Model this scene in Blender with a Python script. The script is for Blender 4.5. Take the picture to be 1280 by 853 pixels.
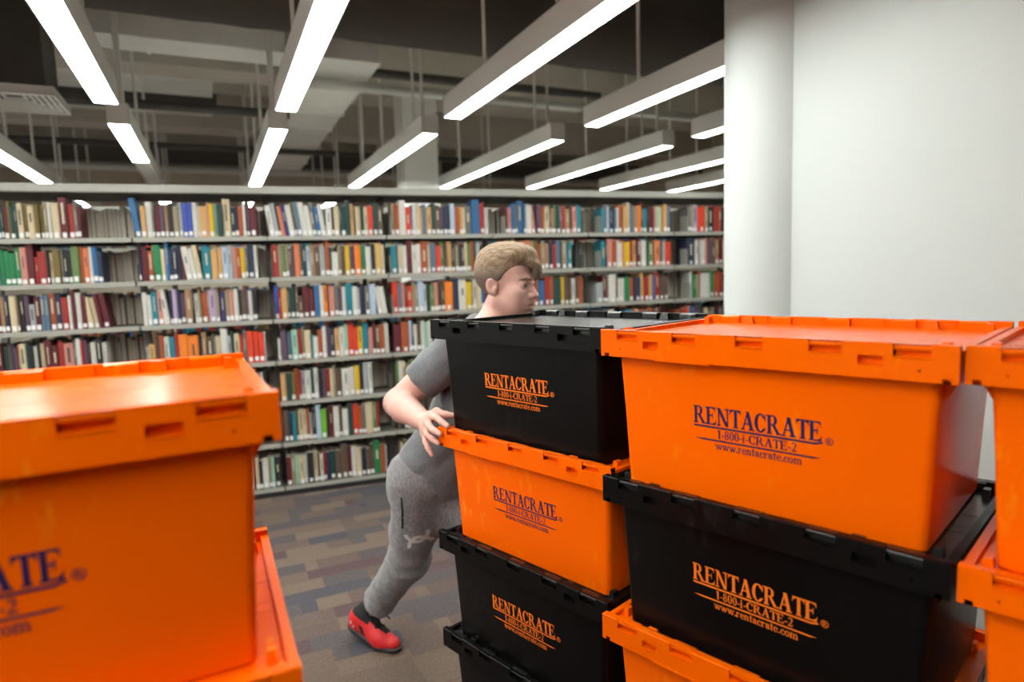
import bpy, bmesh, math, random
import numpy as np
from mathutils import Vector, Matrix

for o in list(bpy.data.objects):
    bpy.data.objects.remove(o)
S = bpy.context.scene
COL = S.collection

# ------------------------------------------------------------------ camera
F_PX, PITCH, ROLL, CAM_H = 794.2, 0.10385, -0.03316, 1.706
cam_data = bpy.data.cameras.new('camera')
cam = bpy.data.objects.new('camera', cam_data)
COL.objects.link(cam)
cam.matrix_world = Matrix.Translation((0, 0, CAM_H)) @ Matrix.Rotation(math.pi / 2 - PITCH, 4, 'X') @ Matrix.Rotation(ROLL, 4, 'Z')
cam_data.sensor_width = 36.0
cam_data.lens = F_PX / 1280 * 36.0
cam_data.clip_start = 0.05
cam_data.dof.use_dof = True
cam_data.dof.focus_distance = 1.75
cam_data.dof.aperture_fstop = 1.9
S.camera = cam

# ------------------------------------------------------------------ world and exposure
world = bpy.data.worlds.new('world')
S.world = world
world.use_nodes = True
world.node_tree.nodes['Background'].inputs['Color'].default_value = (0.9, 0.95, 1.0, 1)
world.node_tree.nodes['Background'].inputs['Strength'].default_value = 0.05
S.view_settings.view_transform = 'Standard'
S.view_settings.look = 'None'
S.view_settings.exposure = 0.24
S.view_settings.gamma = 1.0
S.view_settings.use_curve_mapping = False
LAMP = 29.0            # radiance of the lit diffusers of the pendant lights

# ------------------------------------------------------------------ helpers
def nodemat(name, color, rough=0.5, spec=0.5, metal=0.0, noise=None, bump=None, sheen=0.0):
    """principled material; noise=(scale, amount, detail), bump=(scale, strength)"""
    m = bpy.data.materials.new(name)
    m.use_nodes = True
    nt = m.node_tree
    b = nt.nodes['Principled BSDF']
    b.inputs['Roughness'].default_value = rough
    b.inputs['Metallic'].default_value = metal
    b.inputs['Specular IOR Level'].default_value = spec
    if sheen:
        b.inputs['Sheen Weight'].default_value = sheen
    b.inputs['Base Color'].default_value = (*color, 1)
    if noise or bump:
        tc = nt.nodes.new('ShaderNodeTexCoord')
    if noise:
        n = nt.nodes.new('ShaderNodeTexNoise')
        n.inputs['Scale'].default_value = noise[0]
        n.inputs['Detail'].default_value = noise[2] if len(noise) > 2 else 3
        nt.links.new(tc.outputs['Object'], n.inputs['Vector'])
        mx = nt.nodes.new('ShaderNodeMix')
        mx.data_type = 'RGBA'
        a = noise[1]
        mx.inputs[6].default_value = (*[c * (1 - a) for c in color], 1)
        mx.inputs[7].default_value = (*[min(1, c * (1 + a)) for c in color], 1)
        nt.links.new(n.outputs['Fac'], mx.inputs['Factor'])
        nt.links.new(mx.outputs[2], b.inputs['Base Color'])
    if bump:
        n2 = nt.nodes.new('ShaderNodeTexNoise')
        n2.inputs['Scale'].default_value = bump[0]
        n2.inputs['Detail'].default_value = 4
        nt.links.new(tc.outputs['Object'], n2.inputs['Vector'])
        bp = nt.nodes.new('ShaderNodeBump')
        bp.inputs['Strength'].default_value = bump[1]
        bp.inputs['Distance'].default_value = 0.01
        nt.links.new(n2.outputs['Fac'], bp.inputs['Height'])
        nt.links.new(bp.outputs['Normal'], b.inputs['Normal'])
    return m

def emit(name, color, strength):
    m = bpy.data.materials.new(name)
    m.use_nodes = True
    b = m.node_tree.nodes['Principled BSDF']
    b.inputs['Base Color'].default_value = (0.8, 0.8, 0.8, 1)
    b.inputs['Emission Color'].default_value = (*color, 1)
    b.inputs['Emission Strength'].default_value = strength
    return m

class MB:
    """collects polygons, then links them as ONE mesh object"""
    def __init__(self):
        self.v, self.f, self.m = [], [], []
    def add(self, verts, faces, mi=0):
        o = len(self.v)
        self.v += [tuple(p) for p in verts]
        self.f += [tuple(i + o for i in f) for f in faces]
        self.m += [mi] * len(faces)
        return self
    def box(self, a, b, mi=0, M=None):
        x0, y0, z0 = a; x1, y1, z1 = b
        vs = [Vector(p) for p in ((x0,y0,z0),(x1,y0,z0),(x1,y1,z0),(x0,y1,z0),(x0,y0,z1),(x1,y0,z1),(x1,y1,z1),(x0,y1,z1))]
        if M is not None: vs = [M @ p for p in vs]
        return self.add(vs, [(0,3,2,1),(4,5,6,7),(0,1,5,4),(1,2,6,5),(2,3,7,6),(3,0,4,7)], mi)
    def tube(self, p, q, r, n=10, mi=0, r2=None, caps=True):
        p, q = Vector(p), Vector(q)
        d = (q - p).normalized()
        u = d.orthogonal().normalized(); w = d.cross(u)
        r2 = r if r2 is None else r2
        vs = []
        for c, rr in ((p, r), (q, r2)):
            for i in range(n):
                a = 2 * math.pi * i / n
                vs.append(c + u * (rr * math.cos(a)) + w * (rr * math.sin(a)))
        fs = [(i, (i + 1) % n, n + (i + 1) % n, n + i) for i in range(n)]
        if caps: fs += [tuple(range(n - 1, -1, -1)), tuple(range(n, 2 * n))]
        return self.add(vs, fs, mi)
    def loft(self, rings, mi=0, caps=True, closed=True):
        n = len(rings[0]); vs = [p for r in rings for p in r]; fs = []
        for k in range(len(rings) - 1):
            for i in range(n if closed else n - 1):
                j = (i + 1) % n
                fs.append((k*n+i, k*n+j, (k+1)*n+j, (k+1)*n+i))
        if caps: fs += [tuple(range(n - 1, -1, -1)), tuple((len(rings)-1)*n + i for i in range(n))]
        return self.add(vs, fs, mi)
    def mesh(self, name, mats, smooth=False, bevel=0):
        me = bpy.data.meshes.new(name)
        me.from_pydata(self.v, [], self.f)
        for m in (mats if isinstance(mats, (list, tuple)) else [mats]): me.materials.append(m)
        me.polygons.foreach_set('material_index', self.m)
        me.update()
        bm = bmesh.new(); bm.from_mesh(me)
        bmesh.ops.recalc_face_normals(bm, faces=bm.faces)
        if bevel:
            ed = [e for e in bm.edges if len(e.link_faces) == 2 and e.calc_face_angle(0) > 0.6]
            bmesh.ops.bevel(bm, geom=ed, offset=bevel, segments=2, affect='EDGES', clamp_overlap=True)
        bm.to_mesh(me); bm.free()
        if smooth:
            for p in me.polygons: p.use_smooth = True
            try: me.set_sharp_from_angle(angle=0.7)
            except Exception: pass
        return me
    def build(self, name, mats, parent=None, smooth=False, bevel=0, loc=None):
        return link(name, self.mesh(name, mats, smooth, bevel), parent, loc)

def link(name, me, parent=None, loc=None):
    o = bpy.data.objects.new(name, me)
    COL.objects.link(o)
    if parent is not None: o.parent = parent
    if loc is not None: o.location = loc
    return o
def tag(o, label=None, cat=None, group=None, kind=None):
    if label: o['label'] = label
    if cat: o['category'] = cat
    if group: o['group'] = group
    if kind: o['kind'] = kind
    return o
def empty(name, loc=(0, 0, 0), rz=0.0):
    o = bpy.data.objects.new(name, None)
    COL.objects.link(o)
    o.location = loc
    o.rotation_euler = (0, 0, rz)
    o.empty_display_size = 0.1
    return o
def kids(o): return [c for c in bpy.data.objects if c.parent == o]
def copy_tree(o, parent=None):
    c = o.copy(); COL.objects.link(c)
    if parent is not None: c.parent = parent
    for ch in kids(o): copy_tree(ch, c)
    return c
def rot2(a, x, y): return (math.cos(a)*x - math.sin(a)*y, math.sin(a)*x + math.cos(a)*y)
# ------------------------------------------------------------------ the room
GX = Vector((0.9075, 0.42, 0))      # building grid: across (parallel to the shelving)
GY = Vector((-0.42, 0.9075, 0))     # building grid: along the light rows
GA = math.atan2(0.42, 0.9075)
def G(ac, al, z): return GX * ac + GY * al + Vector((0, 0, z))
GM = Matrix.Rotation(GA, 4, 'Z')    # grid box -> world
CEIL = 4.45

M_wall = nodemat('white wall paint', (0.565, 0.60, 0.595), 0.6, 0.3, noise=(3, 0.02), bump=(90, 0.04))
M_wl = nodemat('bright white wall paint', (0.80, 0.80, 0.78), 0.6, 0.3)
M_far = nodemat('beige far wall paint', (0.60, 0.54, 0.44), 0.7, 0.3, noise=(2, 0.05))
M_white = nodemat('white painted steel', (0.84, 0.83, 0.80), 0.45, 0.4)
M_ceil = nodemat('grey concrete ceiling', (0.86, 0.82, 0.74), 0.85, 0.2, noise=(1.2, 0.18, 5), bump=(8, 0.2))
M_duct = nodemat('galvanised duct', (0.82, 0.82, 0.79), 0.5, 0.4, 0.0, noise=(2.5, 0.1))
M_wrap = nodemat('brown duct insulation wrap', (0.085, 0.072, 0.062), 0.75, 0.2, noise=(1.5, 0.25, 4), bump=(5, 0.35))
M_darkmetal = nodemat('dark painted metal', (0.09, 0.085, 0.08), 0.6, 0.3, noise=(4, 0.15))
M_pipe = nodemat('grey conduit', (0.62, 0.62, 0.60), 0.5, 0.4, 0.4)
M_black = nodemat('black kick plate', (0.012, 0.012, 0.013), 0.5, 0.4)

def carpet():
    m = bpy.data.materials.new('multicolour carpet planks'); m.use_nodes = True
    nt = m.node_tree; N = nt.nodes; L = nt.links
    b = N['Principled BSDF']; b.inputs['Roughness'].default_value = 0.95; b.inputs['Specular IOR Level'].default_value = 0.1
    tc = N.new('ShaderNodeTexCoord')
    mp = N.new('ShaderNodeMapping'); mp.inputs['Rotation'].default_value = (0, 0, -GA)
    L.new(tc.outputs['Object'], mp.inputs['Vector'])
    def brick(scale, bw, rh, off, freq, seed):
        mo = N.new('ShaderNodeMapping'); mo.inputs['Location'].default_value = seed
        L.new(mp.outputs[0], mo.inputs['Vector'])
        k = N.new('ShaderNodeTexBrick')
        k.inputs['Color1'].default_value = (0, 0, 0, 1); k.inputs['Color2'].default_value = (1, 1, 1, 1)
        k.inputs['Scale'].default_value = scale; k.inputs['Mortar Size'].default_value = 0
        k.inputs['Brick Width'].default_value = bw; k.inputs['Row Height'].default_value = rh
        k.offset = off; k.offset_frequency = freq
        L.new(mo.outputs[0], k.inputs['Vector'])
        return k
    k1 = brick(1, 0.5, 0.25, 0.37, 2, (0.13, 0.07, 0))
    k2 = brick(1, 0.25, 0.125, 0.61, 3, (1.31, 2.7, 0))
    ad = N.new('ShaderNodeMath'); ad.operation = 'MULTIPLY_ADD'; ad.inputs[1].default_value = 0.35
    L.new(k2.outputs['Color'], ad.inputs[0])
    sc = N.new('ShaderNodeMath'); sc.operation = 'MULTIPLY'; sc.inputs[1].default_value = 0.75
    L.new(k1.outputs['Color'], sc.inputs[0]); L.new(sc.outputs[0], ad.inputs[2])
    r = N.new('ShaderNodeValToRGB'); r.color_ramp.interpolation = 'CONSTANT'
    cols = [(0.0, (.088, .064, .057)), (.16, (.110, .081, .066)), (.30, (.073, .062, .064)), (.42, (.096, .070, .061)), (.52, (.080, .053, .055)),
            (.62, (.128, .096, .075)), (.72, (.076, .066, .067)), (.82, (.101, .075, .064)), (.92, (.063, .059, .068))]
    els = r.color_ramp.elements
    els[0].position = 0; els[0].color = (*cols[0][1], 1); els[1].position = cols[1][0]; els[1].color = (*cols[1][1], 1)
    for p, c in cols[2:]:
        e = els.new(p); e.color = (*c, 1)
    L.new(ad.outputs[0], r.inputs['Fac'])
    nz = N.new('ShaderNodeTexNoise'); nz.inputs['Scale'].default_value = 160; nz.inputs['Detail'].default_value = 2
    mp2 = N.new('ShaderNodeMapping'); mp2.inputs['Scale'].default_value = (1, 0.25, 1)
    L.new(mp.outputs[0], mp2.inputs['Vector']); L.new(mp2.outputs[0], nz.inputs['Vector'])
    mr = N.new('ShaderNodeMapRange'); mr.inputs['To Min'].default_value = 0.62; mr.inputs['To Max'].default_value = 1.38
    L.new(nz.outputs['Fac'], mr.inputs['Value'])
    mx = N.new('ShaderNodeMix'); mx.data_type = 'RGBA'; mx.blend_type = 'MULTIPLY'; mx.inputs['Factor'].default_value = 1
    L.new(r.outputs['Color'], mx.inputs[6]); L.new(mr.outputs[0], mx.inputs[7])
    L.new(mx.outputs[2], b.inputs['Base Color'])
    bp = N.new('ShaderNodeBump'); bp.inputs['Strength'].default_value = 0.5; bp.inputs['Distance'].default_value = 0.004
    L.new(nz.outputs['Fac'], bp.inputs['Height']); L.new(bp.outputs['Normal'], b.inputs['Normal'])
    return m
def struct(o): return tag(o, kind='structure')

struct(MB().box((-5.2, -5, -0.1), (9.5, 15, 0), M=GM).build('floor', carpet()))
# corrugated-looking concrete deck: flat slab with shallow downstand ribs
cb = MB().box((-5.2, -5, CEIL), (9.5, 15, CEIL + 0.15), M=GM)
for i in range(0, 0):
    y = 5.75 + i * 0.24
    cb.box((-4.2, y, CEIL - 0.05), (0.35, y + 0.15, CEIL + 0.01), M=GM)
struct(cb.build('ceiling', M_ceil))
struct(MB().box((-5.2, 15, 0), (9.5, 15.2, CEIL), M=GM).build('wall_back', M_far))
struct(MB().box((-5.2, -5, 0), (-5.0, 15, CEIL), M=GM).build('unseen_wall_left', M_wl))  # unseen wall, set close and white to bounce light onto the crates
struct(MB().box((9.5, -5, 0), (9.7, 15, CEIL), M=GM).build('wall_far_right', M_far))
struct(MB().box((-5.2, -5.2, 0), (9.5, -5, CEIL), M=GM).build('unseen_wall_front', nodemat('dark brown unseen wall', (0.16, 0.12, 0.09), 0.6, 0.3, noise=(3, 0.2))))  # unseen wall, coloured dark to cut the bounce onto the left crate

# round white column with the white wall that runs from it towards the camera
cc = Vector((1.355, 3.27, 0)); cr = 0.245
ring = lambda z: [cc + Vector((cr*math.cos(2*math.pi*i/72), cr*math.sin(2*math.pi*i/72), z)) for i in range(72)]
struct(MB().loft([ring(0), ring(CEIL)]).build('column', M_wall, smooth=True))
w0 = cc - GX * (0.5 * cr)
def slab(a0, a1, n0, n1, z0, z1):
    p = [w0 - GY*a0 + GX*n0, w0 - GY*a1 + GX*n0, w0 - GY*a1 + GX*n1, w0 - GY*a0 + GX*n1]
    return MB().loft([[v + Vector((0, 0, z)) for v in p] for z in (z0, z1)])
struct(slab(0, 2.6, 0, 0.2, 0, CEIL).build('wall_right', M_wall))
struct(slab(0.25, 2.6, -0.012, -0.0005, 0, 0.10).build('baseboard_right', M_black))

# square white column beyond the shelving, and the concrete beams
fc = Vector((-1.12, 8.15, 0)); k = 0.21
q4 = [fc + GX*a*k + GY*b*k for a, b in ((-1,-1),(1,-1),(1,1),(-1,1))]
struct(MB().loft([[v + Vector((0,0,z)) for v in q4] for z in (0, 3.97)]).build('column_square', M_wl))
bm_ = MB()
for al, zb, h in ((7.85, 3.97, .48), (10.6, 3.95, .5), (13.2, 3.9, .55)):
    bm_.box((-5, al - .22, zb), (9.5, al + .22, zb + h), M=GM)
struct(bm_.build('ceiling_beam', nodemat('dark concrete beam', (0.58, 0.545, 0.49), 0.85, 0.2, noise=(2, 0.15))))

# ------------------------------------------------------------------ ducts and pipes under the ceiling
t = MB()
ax0, ax1, r0 = G(-4.98, 5.0, 3.98), G(6.5, 5.0, 3.98), 0.5
rings = []
nseg = 90
for i in range(nseg + 1):
    c = ax0.lerp(ax1, i / nseg)
    rr = r0 * (1 + (0.006 if i % 3 == 0 else 0.0) + 0.004 * math.sin(i * 1.7))
    rings.append([c + GY * (rr*math.cos(a)) + Vector((0, 0, 0.9 * rr*math.sin(a))) for a in [2*math.pi*j/40 for j in range(40)]])
t.loft(rings)
d = t.build('insulated_duct', M_wrap, smooth=True)
tag(d, 'large round brown insulated duct crossing the ceiling above the lights', 'duct')
t = MB().box((0.93, 5.75, 3.6), (1.48, 11.9, 3.88), M=GM)
for al in (6.6, 7.6, 8.4, 9.5, 10.8): t.box((0.91, al, 3.58), (1.50, al + .04, 3.9), 0, M=GM)
d = t.build('rectangular_duct', M_duct, bevel=0.004)
tag(d, 'grey rectangular sheet metal duct running away beside the second light row', 'duct')
t = MB().box((-4.98, 6.35, 3.8), (0.75, 6.75, 4.0), M=GM)
for ac in (-4.2, -3.2, -2.0, -0.4): t.box((ac, 6.33, 3.79), (ac + .04, 6.77, 4.02), M=GM)
tag(t.build('flat_duct', M_duct, bevel=0.004), 'flat pale grey duct crossing behind the round brown duct at left', 'duct')
e = empty('supply_air_drop', G(-1.24, 5.92, 3.13), GA)
tag(e, 'dark square air drop with a louvred diffuser at upper left', 'air vent')
MB().box((-0.24, -0.2, 0.03), (0.24, 0.28, 1.33)).build('duct_drop', M_darkmetal, e, bevel=0.004)
t = MB()
for i in range(6):
    a, b = 0.30 - i*0.045, 0.30 - i*0.045 - 0.02
    z = -0.03 + i*0.008
    for s in (((-a,-a,z),(a,-b,z+.012)), ((-a,b,z),(a,a,z+.012)), ((-a,-b,z),(-b,b,z+.012)), ((b,-b,z),(a,b,z+.012))): t.box(*s)
t.box((-0.3, -0.3, -0.034), (-0.285, 0.3, 0.03)); t.box((0.285, -0.3, -0.034), (0.3, 0.3, 0.03))
t.box((-0.3, -0.3, -0.034), (0.3, -0.285, 0.03)); t.box((-0.3, 0.285, -0.034), (0.3, 0.3, 0.03))
t.build('diffuser', M_duct, e, loc=(0, 0.04, 0))
def pipe(name, pts, r, m, label):
    t = MB()
    for a, b in zip(pts, pts[1:]): t.tube(a, b, r, 12)
    for a in pts[1:-1]: t.tube(a - Vector((0,0,r*1.2)), a + Vector((0,0,r*1.2)), r*1.25, 12)
    return tag(t.build(name, m, smooth=True), label, 'pipe')
pipe('sprinkler_pipe', [G(-4.98, 7.27, 3.47), G(0.85, 7.27, 3.47)], 0.045, M_darkmetal, 'long dark pipe crossing low under the ceiling at left')
pipe('sprinkler_pipe', [G(-2.35, 7.27, 3.47), G(-2.35, 7.27, 4.3)], 0.05, M_darkmetal, 'dark upright pipe rising at the far left edge')
pipe('conduit_pipe', [G(0.75, 6.25, 3.53), G(8.5, 6.25, 3.53)], 0.05, M_pipe, 'grey pipe crossing in front of the white square column')
pipe('conduit_pipe', [G(1.6, 6.6, 3.78), G(4.3, 6.6, 3.78)], 0.045, M_darkmetal, 'short dark pipe below the round duct above the middle lights')
pipe('conduit_pipe', [G(-4.98, 9.6, 3.53), G(8.5, 9.6, 3.53)], 0.04, M_darkmetal, 'thin dark pipe far back crossing above the bookcase')
pipe('conduit_pipe', [G(-4.98, 11.4, 3.52), G(8.5, 11.4, 3.52)], 0.05, M_pipe, 'farthest grey pipe crossing near the back wall')
t = MB().tube(G(2.05, 9.4, CEIL), G(2.05, 9.4, 3.2), 0.012, 8).tube(G(2.05, 9.4, 3.2), G(2.05, 9.4, 3.1), 0.07, 16)
tag(t.build('ceiling_sensor', M_white, smooth=True), 'small white sensor hanging on a thin rod above the bookcase', 'sensor')

for j, (al0, al1, lb) in enumerate(((6.95, 7.65, 'nearest ribbed metal ceiling panel at upper left'), (8.35, 9.15, 'middle ribbed metal ceiling panel at upper left'), (9.75, 10.2, 'farthest ribbed metal ceiling panel at upper left'))):
    t = MB().box((-3.3, al0, 4.08), (0.15, al1, 4.10), M=GM)
    n = int((al1 - al0) / 0.13)
    for i in range(n): t.box((-3.3, al0 + i*.13, 4.05), (0.15, al0 + i*.13 + .075, 4.081), M=GM)
    tag(t.build('ceiling_panel', M_duct), lb, 'ceiling panel', 'ribbed ceiling panels')
for al, z, w, h, lb in ((6.83, 4.02, .16, .12, 'dark cable tray in front of the ribbed ceiling panels'), (7.79, 3.98, .22, .18, 'dark cable tray between the ribbed ceiling panels'), (9.26, 3.93, .18, .2, 'dark cable tray behind the middle ribbed ceiling panel'), (12.3, 3.72, .5, .25, 'dark cable tray near the far wall')):
    t = MB().box((-4.98, al - w/2, z), (8.5 if al > 12 else 0.2, al + w/2, z + .012), M=GM).box((-4.98, al - w/2, z), (8.5 if al > 12 else 0.2, al - w/2 + .01, z + h), M=GM).box((-4.98, al + w/2 - .01, z), (8.5 if al > 12 else 0.2, al + w/2, z + h), M=GM)
    tag(t.build('cable_tray', M_darkmetal), lb, 'cable tray')
# ------------------------------------------------------------------ pendant linear lights
M_on = emit('lit lamp diffuser', (0.975, 1.0, 0.935), LAMP)
M_off = nodemat('unlit lamp diffuser', (0.55, 0.55, 0.53), 0.4, 0.3)
ZL = 2.9
def pendant(ac, a0, a1, label, lit=(True, True), group=None, rods=(0.06, 0.14, 0.5, 0.8)):
    """a light row piece centred on ac, from a0 to a1 along the grid"""
    ln = a1 - a0
    e = empty('pendant_light', G(ac, a0, ZL), GA)
    tag(e, label, 'ceiling light', group)
    w = 0.072
    t = MB()
    t.box((-w, 0, 0.0), (-w + 0.006, ln, 0.155)); t.box((w - 0.006, 0, 0.0), (w, ln, 0.155))
    t.box((-w, 0, 0.149), (w, ln, 0.155))
    t.box((-w, 0, 0.0), (w, 0.006, 0.155)); t.box((-w, ln - 0.006, 0.0), (w, ln, 0.155))
    t.build('housing', M_white, e)
    for k in range(2):
        y0, y1 = 0.008 + k*ln/2, (k + 1)*ln/2 - 0.008
        MB().box((-w + 0.007, y0, 0.004), (w - 0.007, y1, 0.012)).build('diffuser', M_on if lit[k] else M_off, e)
    for r in rods:
        y = ln * r
        MB().tube((0, y, 0.155), (0, y, CEIL - ZL), 0.013, 8).build('hanger_rod', M_white, e, smooth=True)
    return e
rows = [-1.63, -0.55, 0.545, 1.73, 2.91, 4.10, 5.28, 6.5]
near_end = [5.1, 4.97, 4.83, 4.68, 4.60, 4.68, 4.5, 4.4]
far_beg = [5.7, 5.56, 5.40, 5.22, 5.15, 5.08, 5.0, 4.95]
far_end = [9.05, 8.79, 8.66, 8.45, 8.30, 8.10, 8.05, 8.05]
nm_near = [None, 'lit linear pendant at upper left, nearest of the leftmost row',
           'lit linear pendant left of centre, cut by the top edge',
           'largest lit linear pendant, right of centre, running to the top edge',
           'lit linear pendant whose near part passes behind the white column', 'short end of a lit pendant beside the column, below a larger one']
nm_far = ['lit linear pendant at the far left edge, just above the bookcase',
          'half-lit linear pendant with a grey unlit end, behind the upper left one',
          'lit linear pendant straight behind the one left of centre',
          'lit linear pendant crossing in front of the white square column',
          'lit linear pendant right of the square column, ending above the man',
          'lit linear pendant fourth from left just above the bookcase top',
          'upper of two lit pendants low beside the white column', 'lowest lit pendant beside the white column, just above the bookcase']
for i, ac in enumerate(rows):
    if i < 6:
        ns = near_end[i] - 3.3
        if i == 0: pendant(ac, near_end[i] - 3.3, near_end[i], 'added lit linear pendant beyond the left edge of view', group='pendant lights out of view')
        else: pendant(ac, ns, near_end[i], nm_near[i] if i < 5 else nm_near[5])
    pendant(ac, far_beg[i], far_end[i], nm_far[i], lit=(True, i != 1))
    # unseen pieces added behind the camera on two rows, to light the scene
    if i < 2: pendant(ac, near_end[i] - 6.9, near_end[i] - 3.6, 'added lit linear pendant behind the camera', group='pendant lights out of view')
for ac in (-4.1, -2.8):  # unseen rows added at left to light the crates
    for a0 in (-1.9, 1.5, 5.75): pendant(ac, a0, a0 + 3.3, 'added lit linear pendant beyond the left edge of view', group='pendant lights out of view')
for ac in rows[:6]:
    pendant(ac, 9.3, 12.5, 'lit linear pendant behind the bookcase', group='pendant lights out of view')
# ------------------------------------------------------------------ lettering (serif capitals and small letters, drawn as flat outlines)
class Glyphs:
    """flat serif letters; units: cap height = 1"""
    def __init__(self, st=0.17, th=0.055, serif=0.07): self.st, self.th, self.se = st, th, serif
    def R(s, x0, y0, x1, y1): return [(x0, y0), (x1, y0), (x1, y1), (x0, y1)]
    def stem(s, x, y0, y1, top=True, bot=True, w=None):
        w = w or s.st; q = [s.R(x, y0, x + w, y1)]
        if top: q.append(s.R(x - s.se, y1 - s.th, x + w + s.se, y1))
        if bot: q.append(s.R(x - s.se, y0, x + w + s.se, y0 + s.th))
        return q
    def arc(s, cx, cy, rx, ry, a0, a1, wx, wy, n=14):
        """ring sector, wall wx thick at the sides and wy thick at top and bottom"""
        q = []
        for i in range(n):
            t0, t1 = (math.radians(a0 + (a1 - a0) * j / n) for j in (i, i + 1))
            q.append([(cx + rx*math.cos(t0), cy + ry*math.sin(t0)), (cx + rx*math.cos(t1), cy + ry*math.sin(t1)),
                      (cx + (rx-wx)*math.cos(t1), cy + (ry-wy)*math.sin(t1)), (cx + (rx-wx)*math.cos(t0), cy + (ry-wy)*math.sin(t0))])
        return q
    def dot(s, cx, cy, r, n=12): return [[(cx + r*math.cos(2*math.pi*i/n), cy + r*math.sin(2*math.pi*i/n)) for i in range(n)]]
    def diag(s, x0, y0, x1, y1, w): return [[(x0, y0), (x0 + w, y0), (x1 + w, y1), (x1, y1)]]
    def glyph(s, c):
        st, th, se = s.st, s.th, s.se
        x = se
        if c == 'R':
            return s.stem(x, 0, 1) + [s.R(x, 1-th, x+.34, 1), s.R(x, .47, x+.34, .47+th)] + s.arc(x+.33, .735, .28, .265, -90, 90, st*.95, th) \
                + s.diag(x+.60, 0, x+.26, .49, st*1.05) + [s.R(x+.55, 0, x+.86, th)], .93
        if c == 'E':
            return s.stem(x, 0, 1) + [s.R(x, 1-th, x+.62, 1), s.R(x, 0, x+.66, th), s.R(x, .49, x+.42, .49+th),
                [(x+.62, 1), (x+.62-.05, 1), (x+.60, .74), (x+.64, .74)], [(x+.62, 1), (x+.42, 1-th), (x+.58, .85), (x+.62, .8)], [(x+.66, 0), (x+.60, 0), (x+.66, .28), (x+.70, .28)],
                [(x+.66, 0), (x+.42, th), (x+.60, .16), (x+.68, .24)],
                [(x+.42, .34), (x+.46, .34), (x+.46, .69), (x+.42, .69)]], .80
        if c == 'N':
            return [s.R(x+.04, 0, x+.04+th*1.3, 1), s.R(x-.06, 0, x+.22, th), s.R(x+.66, .0, x+.66+th*1.3, 1), s.R(x+.52, 1-th, x+.84, 1), s.R(x-.08, 1-th, x+.16, 1)] \
                + s.diag(x+.56, 0, x-.02, 1, st*1.05), .92
        if c == 'T':
            return s.stem(x+.26, 0, 1, top=False) + [s.R(x-.03, 1-th, x+.72, 1), [(x-.05, .72), (x-.01, .72), (x+.03, 1), (x-.03, 1)], [(x-.03, 1), (x+.22, 1-th), (x+.04, .84), (x-.03, .78)],
                [(x+.74, .72), (x+.70, .72), (x+.66, 1), (x+.72, 1)], [(x+.72, 1), (x+.47, 1-th), (x+.65, .84), (x+.72, .78)]], .80
        if c == 'A':
            return s.diag(x+.02, 0, x+.36, 1, th*1.3) + s.diag(x+.56, 0, x+.28, 1, st*1.1) + [s.R(x+.16, .30, x+.56, .30+th), s.R(x-.06, 0, x+.20, th), s.R(x+.46, 0, x+.84, th)], .90
        if c == 'C':
            return s.arc(x+.36, .5, .40, .51, 38, 322, st*1.05, th*1.1, 26) + [[(x+.66, .62), (x+.70, .62), (x+.70, 1.0), (x+.66, 1.0)], [(x+.66, .62), (x+.7, .8), (x+.58, .92), (x+.52, .87)], [(x+.66, .15), (x+.70, .24), (x+.64, .30), (x+.6, .2)]], .83
        if c == '1': return s.stem(x+.12, 0, 1, top=False) + [[(x+.12, 1), (x-.0, .86), (x-.0, .80), (x+.12, .86)]], .52
        if c == '8': return s.arc(x+.22, .74, .22, .26, 0, 360, .12, th, 24) + s.arc(x+.22, .27, .25, .28, 0, 360, .14, th, 24), .58
        if c == '0': return s.arc(x+.23, .5, .26, .51, 0, 360, .15, th, 26), .58
        if c == '2':
            return s.arc(x+.22, .72, .23, .28, -35, 165, .14, th, 14) + [[(x-.02, 0), (x+.06, 0), (x+.43, .58), (x+.30, .56)], s.R(x-.02, 0, x+.44, .14), [(x+.40, .0), (x+.44, 0), (x+.48, .24), (x+.43, .24)]], .58
        if c == '-': return [s.R(.04, .28, .32, .28 + .12)], .36
        if c == '.': return s.dot(.14, .09, .095), .28
        w = st * .78; xh = .66
        if c == 'i': return s.stem(x, 0, xh, w=w) + [s.R(x-se, xh-th, x, xh)] + s.dot(x + w/2, .88, .10), .36
        if c == 'w':
            return s.diag(x+.20, 0, x-.02, xh, w*.95) + s.diag(x+.20, 0, x+.38, xh, th*1.2) + s.diag(x+.50, 0, x+.32, xh, w*.95) + s.diag(x+.52, 0, x+.72, xh, th*1.2) \
                + [s.R(x-.09, xh-th, x+.18, xh), s.R(x+.26, xh-th, x+.48, xh), s.R(x+.60, xh-th, x+.83, xh)], .86
        if c == 'r': return s.stem(x, 0, xh, w=w, top=False) + [s.R(x-se, xh-th, x+w, xh)] + s.arc(x+w+.09, .50, .15, .17, 40, 180, .07, .1, 8) + s.dot(x+w+.21, .55, .075), .50
        if c == 'e': return s.arc(x+.20, .32, .25, .34, 20, 325, w, th, 20) + [s.R(x+.02, .34, x+.42, .34+th)] + s.arc(x+.20, .32, .25, .34, 0, 22, w*.8, th, 3), .52
        if c == 'n': return s.stem(x, 0, xh, w=w, top=False) + [s.R(x-se, xh-th, x+w, xh)] + s.arc(x+.25, .40, .21, .26, 0, 150, w, th*1.3, 12) + s.stem(x+.46-w, 0, .42, w=w, top=False), .64
        if c == 't': return [s.R(x+.03, .12, x+.03+w, .86), s.R(x-.07, xh-th, x+.30, xh)] + s.arc(x+.17, .14, .14, .15, 180, 310, w*.9, th, 8), .38
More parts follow.
